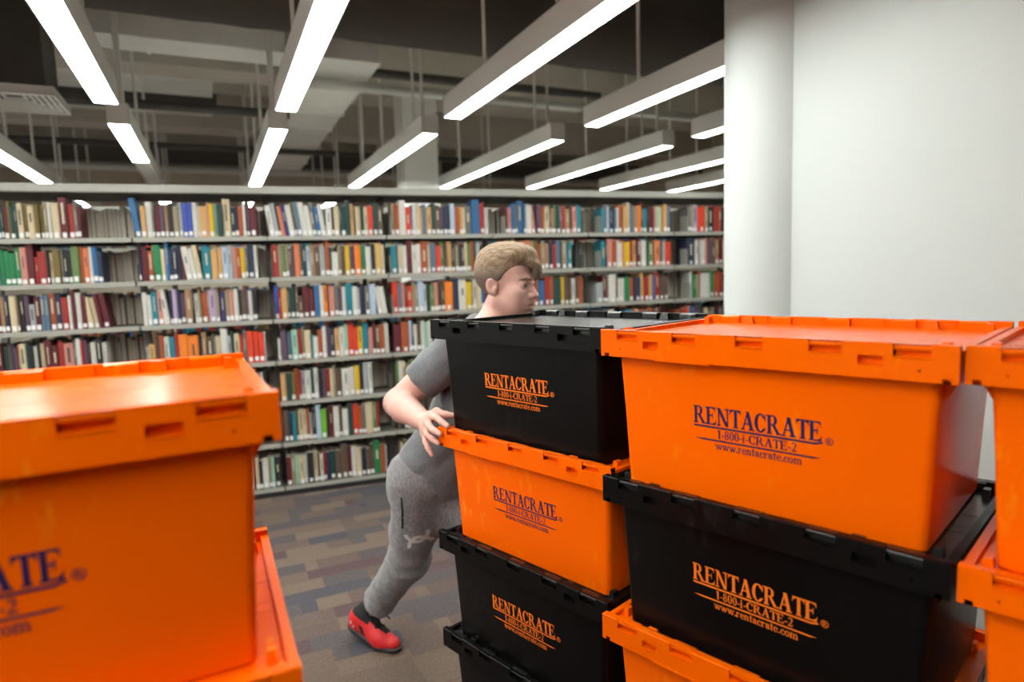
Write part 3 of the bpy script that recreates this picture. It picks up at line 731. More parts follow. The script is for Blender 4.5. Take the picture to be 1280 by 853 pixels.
ROWS = {
 (0, 1): (-878, 'e22 d18 m18 u18 e18 e14 m27 v18 e23 e18 c32 v28 c37 v28 v23 i23 w24 d6 c43 m52^ r34 g24 m19'),
 (0, 2): (-892, 'd22 e22 x23 G32 G32 G32 G32 p37 m42^ r23_ r52 d14 c24 v43 g14 d29 d24 a48 O24 h34 w20 b34 u30'),
 (0, 3): (-892, 'n22 m27 t23 u23 n9 c41 n14 d28 P28 s33_ m33 x28 x24 O38 u38 r43 w19 m24^ w34 m34 c39/ c30/ m25/ m40/'),
 (0, 4): (-892, 'm32 e27 n23 u18 P18 O14 c37 e19 d23 w28 d9 c28 m42 m38 r38 p58 g19 w29 r19 P20 n15 w39 d40 w25'),
 (1, 1): (22, 'b41^/ j31 w41 g15 m36 P31 t21 d37 i37 s21 B37 B32 w32 w16 j54 p11 y33 q22 e38 c55^ d33 u22 O33 w17 P28 m51'),
 (1, 2): (22, 'u15 m46 O36 G52 c26 b26^ u26 u26 u27 m32 w43/ w32/ c32/ k65 j44 j33 l39 s33 p28 O28 y34 g17 u45 w23'),
 (1, 3): (22, 'w31 w26 k42 p37 w42/ u21 z32 u21 P32 t48 d11 w32 i16 O43 i11 z49 i22 U44 i28 p28 w34 d22 n34 P17 w28 d34'),
 (1, 4): (22, 'w16_ j42_ n31 O26 w37 k37 r27 o64 o70 d22 t33 n44 g17 c39 w50^ s22 e22 c39 R23 g28 R46 R40 R40 s12'),
 (1, 5): (739, 'd23 n23 w23 d23'),
 (1, 7): (702, 'c28 d23 w46 i23 q23 d47'),
 (2, 1): (936, 'w38/ s33/ d16/ h27/ U33/ w39/ v22/ x33/ w45/ w34/ g34/ b34/ w34/ w46 d17 c40 e12 e41 e35^ j29 d12 c41 e24 c30 R42 e42 n36'),
 (2, 2): (936, 'r46 i29 a29 i18 P23 n23 h41 g18 e30 l30 t30 n42 s42 O30^ e18 w49_ i25 n31 y37 P37 o50 G38 w44 d32 f51 c26'),
 (2, 3): (936, 'B27 r22 j44 e17 e44 n22 n33_ m50 m39 b40 w29 o29 d11 p46 g29 P29 w29 k53 w41 s18 u42 g36 l48 m18 w36/ w37/'),
 (2, 4): (936, 'w23_ P46 x35 q46 r29 i23 c47 k18_ w36_ O36 w30 P30 u36 j36 w37 q31 R49 R31 y37 k50 p31 m25 n32 O38 w38'),
 (2, 5): (936, 'j42 e36 v30 O30 r18 s30 w43 e25 w31 d37 P25 r31 c25 i19 n50 w63 w38 y39 d32 s39 w33'),
 (2, 6): (936, 'n42 u24 k30 v18 c37 c24 O25 s18 d31 l37^ A44 d19 m38 w44 n25 w45 e38 R45 O32 g26 c59 a33 r20'),
 (2, 7): (936, 'm36 i30 q31 c37 w25 d49 c31 n19 w25 r25 u25 e51 n45 n51^ m32 w39 c39 u39 n33 n33 G53^ O40 s13'),
 (3, 1): (1877, 'i26 O39 w53^ R46 b13 w33 c27 j20 x34 j41 e34 n41 P27 u41 d21 l42 O42 j28 c21 g57 b71^ r43 w36'),
 (3, 2): (1860, 'k46 d7 c40 w33 m47^ w40 w34 O61 c20 x48 R41 a28 n28 j42 d28 i28 e28 m28 c28 a28 O29 e21 s36'),
 (3, 3): (1856, 'R46 x27 p33 m13 R47 i20 i27 l48 w27 e27 a34 p35 n28 n28 o70 u56 w64 y50 d14 w36 c36 b36 m36'),
 (3, 4): (1850, 'm60 O67 l20 u20 w27 n34 w27 q34 w34 d35 g35 m35 R35 c28 u28 e35'),
 (3, 5): (1855, 'a20 w27 c27 i27 a27 c27 n27 w27'),
 (3, 6): (1850, 'n27 d27 m27 c27 i27'),
 (4, 1): (2867, 'm22 p30 b37 v22 b60^ x23 w53 p46/ P38 O38 c46 d15 t31 a23 e31 g23 r39 t47 n16 p40 k48'),
 (4, 2): (2819, 'O30 n30 O45 c30^ O45 c38 h61 i30 v38 O31 i31 t46 u31 r39 x39 d16 i55 k40'),
 (4, 3): (2836, 'n37 c37 u38 w30 m38 e30 n31 w38 O38 b70 r47 O39 e71 y40 n40 n24 w40 n32 O49'),
 (4, 4): (2885, 'n45 r38 c30 i38 w38 d46 w39 e39 n47 c39 i40 w32 j48 d40 c48 t40'),
 (5, 1): (3799, 'k30 g38 l23 u46 x23 w23 O46 j47 c31^ x31 t47 o40 m16^ k40 d8 m80 p24 q32 c33 j41 O16 x33'),
 (5, 2): (3793, 'k41 d17 p58 O50 w17 w34 h25 y59 r43 j34 m43 w52 e35 a61 h62 e27 s27 R62'),
 (5, 3): (3745, 's66_ m33 n25 w76 n17 w76 G51 O52 u61 j43 r52 j35 b35 r53 n45 n45'),
 (5, 4): (3738, 'c50 d33 i42 w51 n42 d34 w51 k69 O35 c35 O52 x44 O53 n44 i36 m45'),
 (6, 1): (4732, 'g36 i37 z55 R74 i37 d75 r47 O38 d38 u48 i48 m48'),
 (6, 2): (4730, 'u92 w37 n9 w37 w28 p37 P38 n47 t38 m57 c38 e48 i48'),
 (6, 3): (4765, 'w28 G37 i37 O19 w113 G38 O76 r38 n38 c48'),
 (6, 4): (4592, 'O46 n37 R55 p37 b46 P47 n38 e38 c47 n38 i38 d38 m48'),
}

rnd = random.Random(11)
def book_geo(t, w, h, d, mi, ttl, M=None):
    """hardback standing upright: x thickness, y depth with the rounded spine at y=0; materials mi cover, mi+1 pages, ttl lettering"""
    q = (lambda x, y, z: (x, y, z)) if M is None else (lambda x, y, z: tuple(M @ Vector((x, y, z))))
    b = min(.0025, w * .16); bul = min(.006, w * .22)
    out = [(w, d)] + [(w/2 + w/2*math.cos(a), bul - bul*math.sin(a)) for a in [math.pi*i/6 for i in range(7)]] + [(0, d)]
    inn = [(b, d), (b, bul + b), (w - b, bul + b), (w - b, d)]
    n = len(out); loop = out + inn
    vs = [q(x, y, z) for z in (0, h) for x, y in loop]; m = len(loop)
    fs = [(i, (i+1) % m, m + (i+1) % m, m + i) for i in range(m)]
    # top and bottom of the cover as strips
    for z in (0, m):
        fs += [(z+0, z+1, z+n+2, z+n+3), (z+n-1, z+n, z+n+1, z+n-2)]
        fs += [tuple([z+n+2] + [z+i for i in range(1, n-1)] + [z+n+1])]
    t.add(vs, fs, mi)
    z0, z1, y1 = .003, h - .004, d - .004
    t.add([q(*p) for p in ((b, bul+b, z0), (w-b, bul+b, z0), (w-b, y1, z0), (b, y1, z0), (b, bul+b, z1), (w-b, bul+b, z1), (w-b, y1, z1), (b, y1, z1))],
          [(0,3,2,1), (4,5,6,7), (2,3,7,6), (0,1,5,4)], mi + 1)
    if ttl is not None:
        a, c, z0, z1 = ttl[1:]
        t.add([q(w/2 - w*a, -.0004, h*z0), (q(w/2 + w*a, -.0004, h*z0)), q(w/2 + w*a, -.0004, h*z1), q(w/2 - w*a, -.0004, h*z1)], [(0,1,2,3)], ttl[0])
def label_geo(t, w, zl, hl, mi, M=None):
    q = (lambda x, y, z: (x, y, z)) if M is None else (lambda x, y, z: tuple(M @ Vector((x, y, z))))
    a = min(w*.46, .0125); bul = min(.006, w*.22)
    xs = [w/2 + a*s for s in (-1, -.5, 0, .5, 1)]
    yy = [bul - bul*math.sqrt(max(0, 1 - ((x - w/2)/(w/2))**2)) - .0007 for x in xs]
    vs = [q(x, y, z) for z in (zl, zl + hl) for x, y in zip(xs, yy)]
    t.add(vs, [(i, i+1, 6+i, 5+i) for i in range(4)], mi)
books = []
for (bay, row), (st, s) in ROWS.items():
    x = st / 1000
    for n, tok in enumerate(s.split()):
        c = tok[0]; rest = tok[1:]
        lean = rest.endswith('/'); rest = rest.rstrip('/')
        hh = 0
        if rest[-1] in '^_': hh = 1 if rest[-1] == '^' else 2; rest = rest[:-1]
        w = int(rest) / 1000
        h = {0: rnd.uniform(.220, .262), 1: rnd.uniform(.276, .290), 2: rnd.uniform(.170, .195)}[hh]
        books.append(dict(bay=bay, row=row, n=n, x=x, w=w - .0012, h=h, c=c, lean=lean, d=rnd.uniform(.145, .18), y=rnd.uniform(.012, .04), lab=rnd.random() < .78 and w > .012, ttl=rnd.random() < .28, hh=hh))
        x += w
cnt = {}
for b in books: cnt[b['bay'], b['row']] = cnt.get((b['bay'], b['row']), 0) + 1
def shown(b):
    """size in the photograph: nearer bays larger; rows hidden by crates or man count less"""
    f = 1.0 / (5.0 + .62 * (b['bay'] - .5) * 0.914)
    hid = (b['bay'] >= 4 and b['row'] >= 4) or (b['bay'] == 3 and b['row'] >= 5) or (b['bay'] == 1 and b['row'] >= 5) or b['x'] < -.86
    part = .45 if (b['row'] == 4 and b['bay'] <= 1) else 1
    return b['w'] * b['h'] * f * f * part * (.05 if hid else 1)
order = sorted(books, key=shown, reverse=True)
single = set(id(b) for b in order[:300])
ORD = ['1st','2nd','3rd'] + ['%dth' % i for i in range(4, 40)]; ORD[20:23] = ['21st','22nd','23rd']
ROWN = ['top shelf', 'second shelf down', 'third shelf down', 'fourth shelf down', 'fifth shelf down', 'sixth shelf down', 'bottom shelf']
BAYN = ['leftmost bay', 'second bay', 'third bay', 'fourth bay', 'fifth bay', 'sixth bay', 'seventh bay']
def place(b):
    z = SHZ[b['row'] - 1] + .0162
    M = BM @ Matrix.Translation((b['x'], b['y'], z))
    if b['lean']: M = BM @ Matrix.Translation((b['x'], b['y'], z)) @ Matrix.Rotation(math.radians(-7), 4, 'Y')
    return M
rest = MB()
ttl_rng = random.Random(5)
for b in books:
    M = place(b)
    light = sum(BC[b['c']]) > .75
    tt = None
    if b['ttl']:
        a0 = ttl_rng.uniform(.35, .5)
        tt = (ttl_rng.uniform(.07, .16), 0, a0, ttl_rng.uniform(.7, .9))
    zl, hl = ttl_rng.uniform(.006, .014), ttl_rng.uniform(.028, .036)
    if id(b) in single:
        t = MB()
        book_geo(t, b['w'], b['h'], b['d'], 0, None if tt is None else (2,) + tt)
        o = t.build('book', [M_book[b['c']], M_page, M_titled if light else M_title])
        o.matrix_world = M
        size = {0: '', 1: 'tall ', 2: 'short '}[b['hh']]
        side = ''
        if b['bay'] == 0: pos = '%s from the right' % ORD[cnt[0, b['row']] - 1 - b['n']]
        else: pos = '%s from the left' % ORD[b['n']]
        lb = '%s%s%s book, %s, %s, %s' % (size, 'leaning ' if b['lean'] else '', BN[b['c']], pos, ROWN[b['row'] - 1], BAYN[b['bay']])
        tag(o, lb, 'book', 'books on the %s of the %s' % (ROWN[b['row'] - 1], BAYN[b['bay']]))
        if b['lab']:
            t = MB(); label_geo(t, b['w'], zl, hl, 0)
            tag(t.build('spine_label', M_lab, o), 'white call number label')
    else:
        mi = BK.index(b['c'])
        t = MB(); book_geo(t, b['w'], b['h'], b['d'], 0, None if tt is None else (2,) + tt, M)
        mp = {0: mi, 1: len(BK), 2: len(BK) + (2 if light else 1)}
        if b['lab']: label_geo(t, b['w'], zl, hl, 3, M); mp[3] = len(BK) + 3
        o = len(rest.v); rest.v += t.v; rest.f += [tuple(i + o for i in f) for f in t.f]; rest.m += [mp[k] for k in t.m]
# the lower shelves that the crates hide, and the shelves' far side with fore-edges towards us
fr = random.Random(3)
def filler(k0, k1, rows, yflip, span):
    for k in range(k0, k1):
        for r in rows:
            x = k * BAY + .03; end = k * BAY + .03 + span(k, r)
            while x < end:
                w = fr.uniform(.018, .042); h = fr.uniform(.205, .262); d = fr.uniform(.15, .185)
                c = fr.choice('wcntdgsmrOveukbPix' if not yflip else 'cnwdgti')
                z = SHZ[r] + .0162
                M = BM @ Matrix.Translation((x, fr.uniform(.012, .04), z))
                if yflip: M = BM @ Matrix.Translation((x + w, DEP - fr.uniform(.012, .04), z)) @ Matrix.Rotation(math.pi, 4, 'Z')
                t = MB(); book_geo(t, w - .0015, h, d, 0, None, M)
                mi = BK.index(c); mp = {0: mi, 1: len(BK)}
                if not yflip: label_geo(t, w, .008, .03, 3, M); mp[3] = len(BK) + 3
                o = len(rest.v); rest.v += t.v; rest.f += [tuple(i + o for i in f) for f in t.f]; rest.m += [mp[q] for q in t.m]
                x += w
filler(-1, 7, range(7), True, lambda k, r: BAY - .06)
filler(-1, 0, (4, 5, 6), False, lambda k, r: .70)
filler(0, 1, (4, 5, 6), False, lambda k, r: .62)
filler(2, 7, (5, 6), False, lambda k, r: .0 if k == 2 and r == 5 else .72)
filler(3, 7, (4,), False, lambda k, r: .7)
o = rest.build('shelved_books', [M_book[k] for k in BK] + [M_page, M_title, M_titled, M_lab])
tag(o, 'remaining books farther along the shelves and on the far side of the bookcase', 'books', kind='stuff')

# the next range of shelving, glimpsed through the gaps
b2 = copy_tree(bc); b2.location = BM @ Vector((0, 1.45, 0))
b2['label'] = 'second library bookcase behind the first, glimpsed between its shelves'
t_ = MB()
for k in range(B0, B1):
    for r in range(7):
        x = k * BAY + .03
        while x < (k + 1) * BAY - .05:
            w = fr.uniform(.02, .05); h = fr.uniform(.21, .27); c = fr.choice('ntdgmrOveukbi')
            book_geo(t_, w - .0015, h, .17, BK.index(c), None, BM @ Matrix.Translation((x, 1.47, SHZ[r] + .0162)))
            x += w
t_.m = [min(i, len(BK)) for i in t_.m]
o = t_.build('shelved_books', [M_book[k] for k in BK] + [M_page])
tag(o, 'books on the second bookcase behind, glimpsed through the gaps', 'books', kind='stuff')

# bookends
M_bend = nodemat('grey enamelled bookend', (0.30, 0.295, 0.265), 0.45, 0.4)
def bookend(x, row, label):
    z = SHZ[row - 1] + .0162
    t = MB()
    prof = [(0, 0), (.125, 0), (.125, .115)] + [(.105 + .02*math.cos(a), .135 + .02*math.sin(a)) for a in [math.pi/2*i/5 for i in range(6)]] \
        + [(.02 + .02*math.cos(a), .135 + .02*math.sin(a)) for a in [math.pi/2 + math.pi/2*i/5 for i in range(6)]] + [(0, .115)]
    t.loft([[(xx, y, zz) for y, zz in prof] for xx in (0, .0018)])
    t.box((0.0018, 0, 0), (.0035, .125, .0008))
    o = t.build('bookend', M_bend)
    o.matrix_world = BM @ Matrix.Translation((x, .006, z))
    tag(o, label, 'bookend', 'grey bookends on the shelves')
first = {(b, r): ROWS[b, r][0] / 1000 for b, r in ROWS}
for b, r in ((2,1),(2,2),(2,3),(3,1),(3,2),(3,3),(4,1),(5,1),(5,2),(6,1),(6,2),(6,3)):
    xx = first[b, r] - (.006 if b < 4 else .012)
    bookend(xx, r, 'grey steel bookend at the left end of the %s of the %s' % (ROWN[r-1], BAYN[b]))
# ------------------------------------------------------------------ the man (bodies grown from blended distance fields)
def V(*a): return np.array(a, float)
def nrm(a): a = np.asarray(a, float); return a / np.linalg.norm(a)
class Field:
    """list of (op, distance function, blend radius)"""
    def __init__(self): self.p = []
    def add(self, fn, k=0.0, op='u'): self.p.append((op, fn, k)); return self
    def cone(self, a, b, r1, r2, k=.02, op='u'):
        a, b = np.asarray(a, float), np.asarray(b, float); ba = b - a; L = ba @ ba
        def fn(P):
            t = np.clip(((P - a) @ ba) / L, 0, 1)
            return np.linalg.norm(P - a - t[:, None] * ba, axis=1) - (r1 + (r2 - r1) * t)
        return self.add(fn, k, op)
    def ell(self, c, r, axes=None, k=.02, op='u'):
        c, r = np.asarray(c, float), np.asarray(r, float); A = np.eye(3) if axes is None else np.asarray(axes, float)
        def fn(P):
            q = (P - c) @ A.T
            k0 = np.linalg.norm(q / r, axis=1); k1 = np.linalg.norm(q / (r * r), axis=1)
            return np.where(k1 < 1e-9, -r.min(), k0 * (k0 - 1) / np.maximum(k1, 1e-9))
        return self.add(fn, k, op)
    def plane(self, p, n, k=.004, op='i'):
        """keep the side that n points away from"""
        p, n = np.asarray(p, float), nrm(n)
        return self.add(lambda P: (P - p) @ n, k, op)
    def noise(self, fn): return self.add(fn, 0, 'd')
    def __call__(self, P, prims=None):
        d = None
        for op, fn, k in (self.p if prims is None else prims):
            e = fn(P)
            if d is None: d = np.full(len(P), 1.0) if op != 'u' else e; 
            elif op == 'u':
                if k > 0: h = np.clip(.5 + .5 * (d - e) / k, 0, 1); d = d * (1 - h) + e * h - k * h * (1 - h)
                else: d = np.minimum(d, e)
            elif op in 'si':
                g = -e if op == 's' else e
                if k > 0: h = np.clip(.5 - .5 * (d - g) / k, 0, 1); d = d * (1 - h) + g * h + k * h * (1 - h)
                else: d = np.maximum(d, g)
            elif op == 'd': d = d + e
        return d
def surface(F, lo, hi, res):
    """surface nets on the blocks near the surface; returns vertices and quads"""
    lo = np.asarray(lo, float); hi = np.asarray(hi, float); B = 8
    nb = np.ceil((hi - lo) / (res * B)).astype(int)
    g = np.stack(np.meshgrid(*[np.arange(n) for n in nb], indexing='ij'), -1).reshape(-1, 3)
    cen = lo + (g + .5) * B * res
    keep = np.abs(F(cen)) < B * res * 1.15 + .012
    g = g[keep]
    # walk in spatial chunks, dropping far pieces
    key = (g[:, 0] // 3) * 1000000 + (g[:, 1] // 3) * 1000 + g[:, 2] // 3
    loc = np.stack(np.meshgrid(*[np.arange(B + 1)] * 3, indexing='ij'), -1).reshape(-1, 3)
    ids, pos = [], []
    NX = (nb * B + 2).astype(np.int64)
    edges = []
    for kk in np.unique(key):
        gb = g[key == kk]
        c0 = lo + (gb.min(0)) * B * res; c1 = lo + (gb.max(0) + 1) * B * res
        cc_, rad = (c0 + c1) / 2, np.linalg.norm(c1 - c0) / 2
        sub = [pr for n_, pr in enumerate(F.p) if pr[0] in 'id' or n_ == 0 or pr[1](cc_[None])[0] < rad + .07]
        P = lo + (gb[:, None, :] * B + loc[None]) * res
        d = F(P.reshape(-1, 3), sub).reshape(len(gb), B + 1, B + 1, B + 1)
        s = d < 0
        cnt_ = sum(s[:, i:B+i, j:B+j, k:B+k].astype(int) for i in (0, 1) for j in (0, 1) for k in (0, 1))
        act = (cnt_ > 0) & (cnt_ < 8)
        bi, x, y, z = np.nonzero(act)
        if not len(bi): continue
        acc = np.zeros((len(bi), 3)); num = np.zeros(len(bi))
        cor = {(i, j, k): d[bi, x+i, y+j, z+k] for i in (0, 1) for j in (0, 1) for k in (0, 1)}
        for a in range(3):
            o1, o2 = [q for q in range(3) if q != a]
            for u in (0, 1):
                for w in (0, 1):
                    p0 = [0, 0, 0]; p0[o1] = u; p0[o2] = w; p1 = list(p0); p1[a] = 1
                    d0, d1 = cor[tuple(p0)], cor[tuple(p1)]
                    cr_ = (d0 < 0) != (d1 < 0)
                    t = np.where(cr_, d0 / np.where(d0 == d1, 1, d0 - d1), 0)
                    pt = np.zeros((len(bi), 3)); pt[:, o1] = u; pt[:, o2] = w; pt[:, a] = t
                    acc += np.where(cr_[:, None], pt, 0); num += cr_
        cell = gb[bi] * B + np.stack([x, y, z], 1)
        pos.append(lo + (cell + acc / num[:, None]) * res)
        ids.append((cell[:, 0] * NX[1] + cell[:, 1]) * NX[2] + cell[:, 2])
        for a in range(3):
            p1 = [0, 0, 0]; p1[a] = 1
            d0 = cor[(0, 0, 0)]; d1 = cor[tuple(p1)]
            m = (d0 < 0) != (d1 < 0)
            edges.append((a, cell[m], (d0 < 0)[m]))
    ids = np.concatenate(ids); pos = np.concatenate(pos)
    srt = np.argsort(ids); ids, pos = ids[srt], pos[srt]
    faces = []
    def look(c):
        k = (c[:, 0] * NX[1] + c[:, 1]) * NX[2] + c[:, 2]
        i = np.searchsorted(ids, k); i = np.minimum(i, len(ids) - 1)
        return i, ids[i] == k
    for a, c, ins in edges:
        o1, o2 = [(1, 2), (2, 0), (0, 1)][a]
        q = []; ok = np.ones(len(c), bool)
        for du, dw in ((0, 0), (-1, 0), (-1, -1), (0, -1)):
            cc_ = c.copy(); cc_[:, o1] += du; cc_[:, o2] += dw
            i, f = look(cc_); q.append(i); ok &= f
        q = np.stack(q, 1)
        q[~ins] = q[~ins][:, ::-1]
        faces.append(q[ok])
    return pos, np.concatenate(faces)
def grow(name, F, lo, hi, res, mats, parent=None, relax=1):
    pos, f = surface(F, lo, hi, res)
    for _ in range(relax):      # one light smoothing pass removes the grid's facets
        acc = np.zeros_like(pos); n = np.zeros(len(pos))
        for a, b in ((0, 1), (1, 2), (2, 3), (3, 0)):
            np.add.at(acc, f[:, a], pos[f[:, b]]); np.add.at(acc, f[:, b], pos[f[:, a]])
            np.add.at(n, f[:, a], 1); np.add.at(n, f[:, b], 1)
        pos = pos * .45 + .55 * acc / np.maximum(n, 1)[:, None]
    me = bpy.data.meshes.new(name)
    me.from_pydata(pos.tolist(), [], f.tolist())
    for m in (mats if isinstance(mats, list) else [mats]): me.materials.append(m)
    for p in me.polygons: p.use_smooth = True
    me.update()
    return link(name, me, parent), pos, f
def wob(P, fx, fy, fz, ph): return np.sin(P @ V(*fx) + ph[0]) * np.sin(P @ V(*fy) + ph[1]) * np.sin(P @ V(*fz) + ph[2])

M_skin = nodemat('fair skin', (0.61, 0.352, 0.296), 0.5, 0.35, noise=(28, 0.10, 3))
M_skin.node_tree.nodes['Principled BSDF'].inputs['Subsurface Weight'].default_value = 0.12
M_skin.node_tree.nodes['Principled BSDF'].inputs['Subsurface Radius'].default_value = (0.012, 0.004, 0.002)
M_lip = nodemat('lips', (0.53, 0.25, 0.20), 0.45, 0.4)
M_nail = nodemat('finger nails', (0.74, 0.45, 0.36), 0.3, 0.5)
def fabric(name, c0, c1, scale, rough=.9):
    m = nodemat(name, c0, rough, 0.15, bump=(260, 0.25), sheen=0.2)
    nt = m.node_tree; tc = nt.nodes.new('ShaderNodeTexCoord'); n = nt.nodes.new('ShaderNodeTexNoise')
    n.inputs['Scale'].default_value = scale; n.inputs['Detail'].default_value = 6; n.inputs['Roughness'].default_value = .75
    mp = nt.nodes.new('ShaderNodeMapping'); mp.inputs['Scale'].default_value = (1, 1, .45)
    nt.links.new(tc.outputs['Object'], mp.inputs['Vector']); nt.links.new(mp.outputs[0], n.inputs['Vector'])
    r = nt.nodes.new('ShaderNodeValToRGB'); e = r.color_ramp.elements
    e[0].position = .36; e[0].color = (*c0, 1); e[1].position = .64; e[1].color = (*c1, 1)
    nt.links.new(n.outputs['Fac'], r.inputs['Fac']); nt.links.new(r.outputs['Color'], nt.nodes['Principled BSDF'].inputs['Base Color'])
    return m
M_shirt = fabric('grey heather jersey', (.118, .124, .135), (.175, .182, .195), 170)
M_jog = fabric('grey marl fleece', (.125, .122, .13), (.255, .248, .258), 120)
M_emblem = nodemat('pale rubber print', (.55, .52, .50), .6, .2)

FW = V(.697, -.717, 0); RT = V(-.717, -.697, 0); UP = V(0, 0, 1)     # the way he pushes, his right, up
# joints
Pel, RH, LH = V(-.318, 2.59, .905), V(-.392, 2.525, .88), V(-.245, 2.66, .89)
Che, RS, LS = V(-.070, 2.485, 1.385), V(-.212, 2.375, 1.428), V(.070, 2.62, 1.43)
Nb = V(-.080, 2.46, 1.515)
Hd = V(-.012, 2.425, 1.672)
RE, RW = V(-.447, 2.40, 1.232), V(-.318, 2.185, 1.206)
LE, LW = V(.035, 2.78, 1.19), V(.085, 2.545, 1.27)
RK, RA = V(-.478, 2.645, .50), V(-.700, 2.857, .150)
LK, LA = V(-.105, 2.44, .50), V(-.150, 2.50, .10)
sp = nrm(Che - Pel)

# --- head frame: f the way he faces, r his right, u up
HS = 1.085
f3 = nrm(V(.885, -.465, -.04)); u3 = nrm(V(0, 0, 1) - f3 * f3[2] + .03 * V(1, 0, 0)); u3 = nrm(u3 - f3 * (u3 @ f3)); r3 = np.cross(f3, u3)
HA = np.stack([f3, r3, u3])
def H(f, r, u): return Hd + HS * (f * f3 + r * r3 + u * u3)
def R_(*r): return HS * np.array(r, float)
body = Field()
# torso, pelvis, neck
body.ell(Pel, (.115, .165, .14), np.stack([FW, RT, UP]))
body.cone(Pel, Pel * .45 + Che * .55, .125, .13, .06)
body.ell(Che, (.115, .175, .19), np.stack([nrm(FW - sp * (FW @ sp)), RT, sp]), .06)
body.cone(RS, LS, .062, .062, .05)
body.cone(Nb - .03 * UP, H(-.022, 0, -.075), .068, .058 * HS, .03)
for s_, e_, w_ in ((RS, RE, RW), (LS, LE, LW)):
    body.cone(s_, e_, .068, .051, .03)
    m_ = e_ + .28 * (w_ - e_)
    body.cone(e_, m_, .050, .055, .018); body.cone(m_, w_, .055, .034, .018)
for h_, k_, a_ in ((RH, RK, RA), (LH, LK, LA)):
    body.cone(h_, k_, .085, .056, .03); c_ = k_ + .3 * (a_ - k_) - .01 * FW
    body.cone(k_, c_, .054, .055, .02); body.cone(c_, a_, .055, .037, .02)
# skull and face
body.ell(H(-.014, 0, .042), R_(.098, .076, .086), HA, .02)
body.ell(H(.034, 0, -.022), R_(.060, .058, .088), HA, .03)
body.ell(H(.040, 0, .050), R_(.050, .062, .048), HA, .02)
for s_ in (1, -1):
    body.cone(H(-.004, .054*s_, -.052), H(.062, .022*s_, -.106), .019*HS, .016*HS, .03)
    body.ell(H(.056, .044*s_, -.026), R_(.026, .020, .022), HA, .025)
    body.cone(H(.088, .012*s_, .020), H(.068, .045*s_, .017), .010*HS, .007*HS, .018)
body.ell(H(.078, 0, -.110), R_(.018, .022, .017), HA, .02)
for s_ in (1, -1): body.ell(H(.048, .036*s_, -.058), R_(.034, .024, .036), HA, .03)
body.ell(H(.078, 0, -.068), R_(.020, .030, .028), HA, .02)
for s_ in (1, -1): body.ell(H(.100, .033*s_, -.002), R_(.020, .019, .0135), HA, .014, 's')
for s_ in (1, -1): body.ell(H(.0755, .033*s_, -.001), R_(.0180, .0200, .0150), HA, .004)
body.cone(H(.089, 0, .010), H(.109, 0, -.034), .0075*HS, .0105*HS, .014)
body.ell(H(.112, 0, -.036), R_(.0105, .0105, .0095), HA, .008)
for s_ in (1, -1):
    body.ell(H(.098, .0125*s_, -.041), R_(.011, .0075, .0085), HA, .008)
    body.ell(H(.105, .0065*s_, -.050), R_(.006, .0038, .0045), HA, .004, 's')
body.ell(H(.0915, 0, -.0655), R_(.0085, .023, .0065), HA, .008)
body.ell(H(.0890, 0, -.0815), R_(.0095, .021, .0075), HA, .008)
body.ell(H(.1000, 0, -.0735), R_(.0065, .026, .0022), HA, .004, 's')
body.ell(H(.0900, 0, -.093), R_(.010, .022, .005), HA, .008, 's')
for s_ in (1, -1):     # eyelid opening
    body.ell(H(.0945, .0335*s_, -.0015), R_(.015, .0175, .0043), HA, .002, 's')
for s_ in (1, -1):     # ears, leaning back a little
    ea = np.stack([nrm(f3*.95 + u3*.25), nrm(r3 + .35*s_*f3*-1.0*-1), nrm(u3*.95 - f3*.25)])
    body.ell(H(-.016, .080*s_, -.010), R_(.0190, .0100, .032), ea, .006)
    body.ell(H(-.011, .0885*s_, -.004), R_(.0115, .0095, .0205), ea, .004, 's')
    body.ell(H(-.003, .079*s_, -.016), R_(.006, .006, .007), ea, .004)
# right hand, gripping the corner of the orange crate's rim
def finger(pts, rr, k=.006):
    for i in range(len(pts) - 1): body.cone(pts[i], pts[i+1], rr[i], rr[i+1], k if i else .012)
mcp = {'i': V(-.281, 2.098, 1.2425), 'm': V(-.2935, 2.097, 1.2240), 'r': V(-.3015, 2.099, 1.2030), 'p': V(-.3065, 2.106, 1.1830)}
pip = {'i': V(-.2560, 2.050, 1.2485), 'm': V(-.2790, 2.047, 1.2165), 'r': V(-.2895, 2.053, 1.1905), 'p': V(-.2985, 2.068, 1.1655)}
tip = {'i': V(-.2150, 1.998, 1.2300), 'm': V(-.2420, 2.003, 1.2040), 'r': V(-.2505, 2.010, 1.1720), 'p': V(-.2745, 2.030, 1.1285)}
for q_, r_ in (('i', .0112), ('m', .0114), ('r', .0109), ('p', .0098)):
    dip = pip[q_] * .45 + tip[q_] * .55 + .004 * V(-.6, -.6, .4)
    finger([mcp[q_], pip[q_], dip, tip[q_]], [r_*1.12, r_*1.02, r_*.93, r_*.80])
wr = RW + .012 * nrm(mcp['m'] - RW)
for q_, r_ in (('i', .0140), ('m', .0145), ('r', .0135), ('p', .0125)):
    base = RW + .018 * nrm(mcp['m'] - RW) + .30 * (mcp[q_] - (mcp['m'] + mcp['r'])/2)
    body.cone(base, mcp[q_], .0165, r_, .016)
tb = RW + .030 * nrm(mcp['m'] - RW) + V(.012, .004, .016)
finger([tb, V(-.262, 2.105, 1.2560), V(-.2300, 2.080, 1.2500), V(-.2040, 2.072, 1.2490)], [.017, .0130, .0110, .0088], .01)
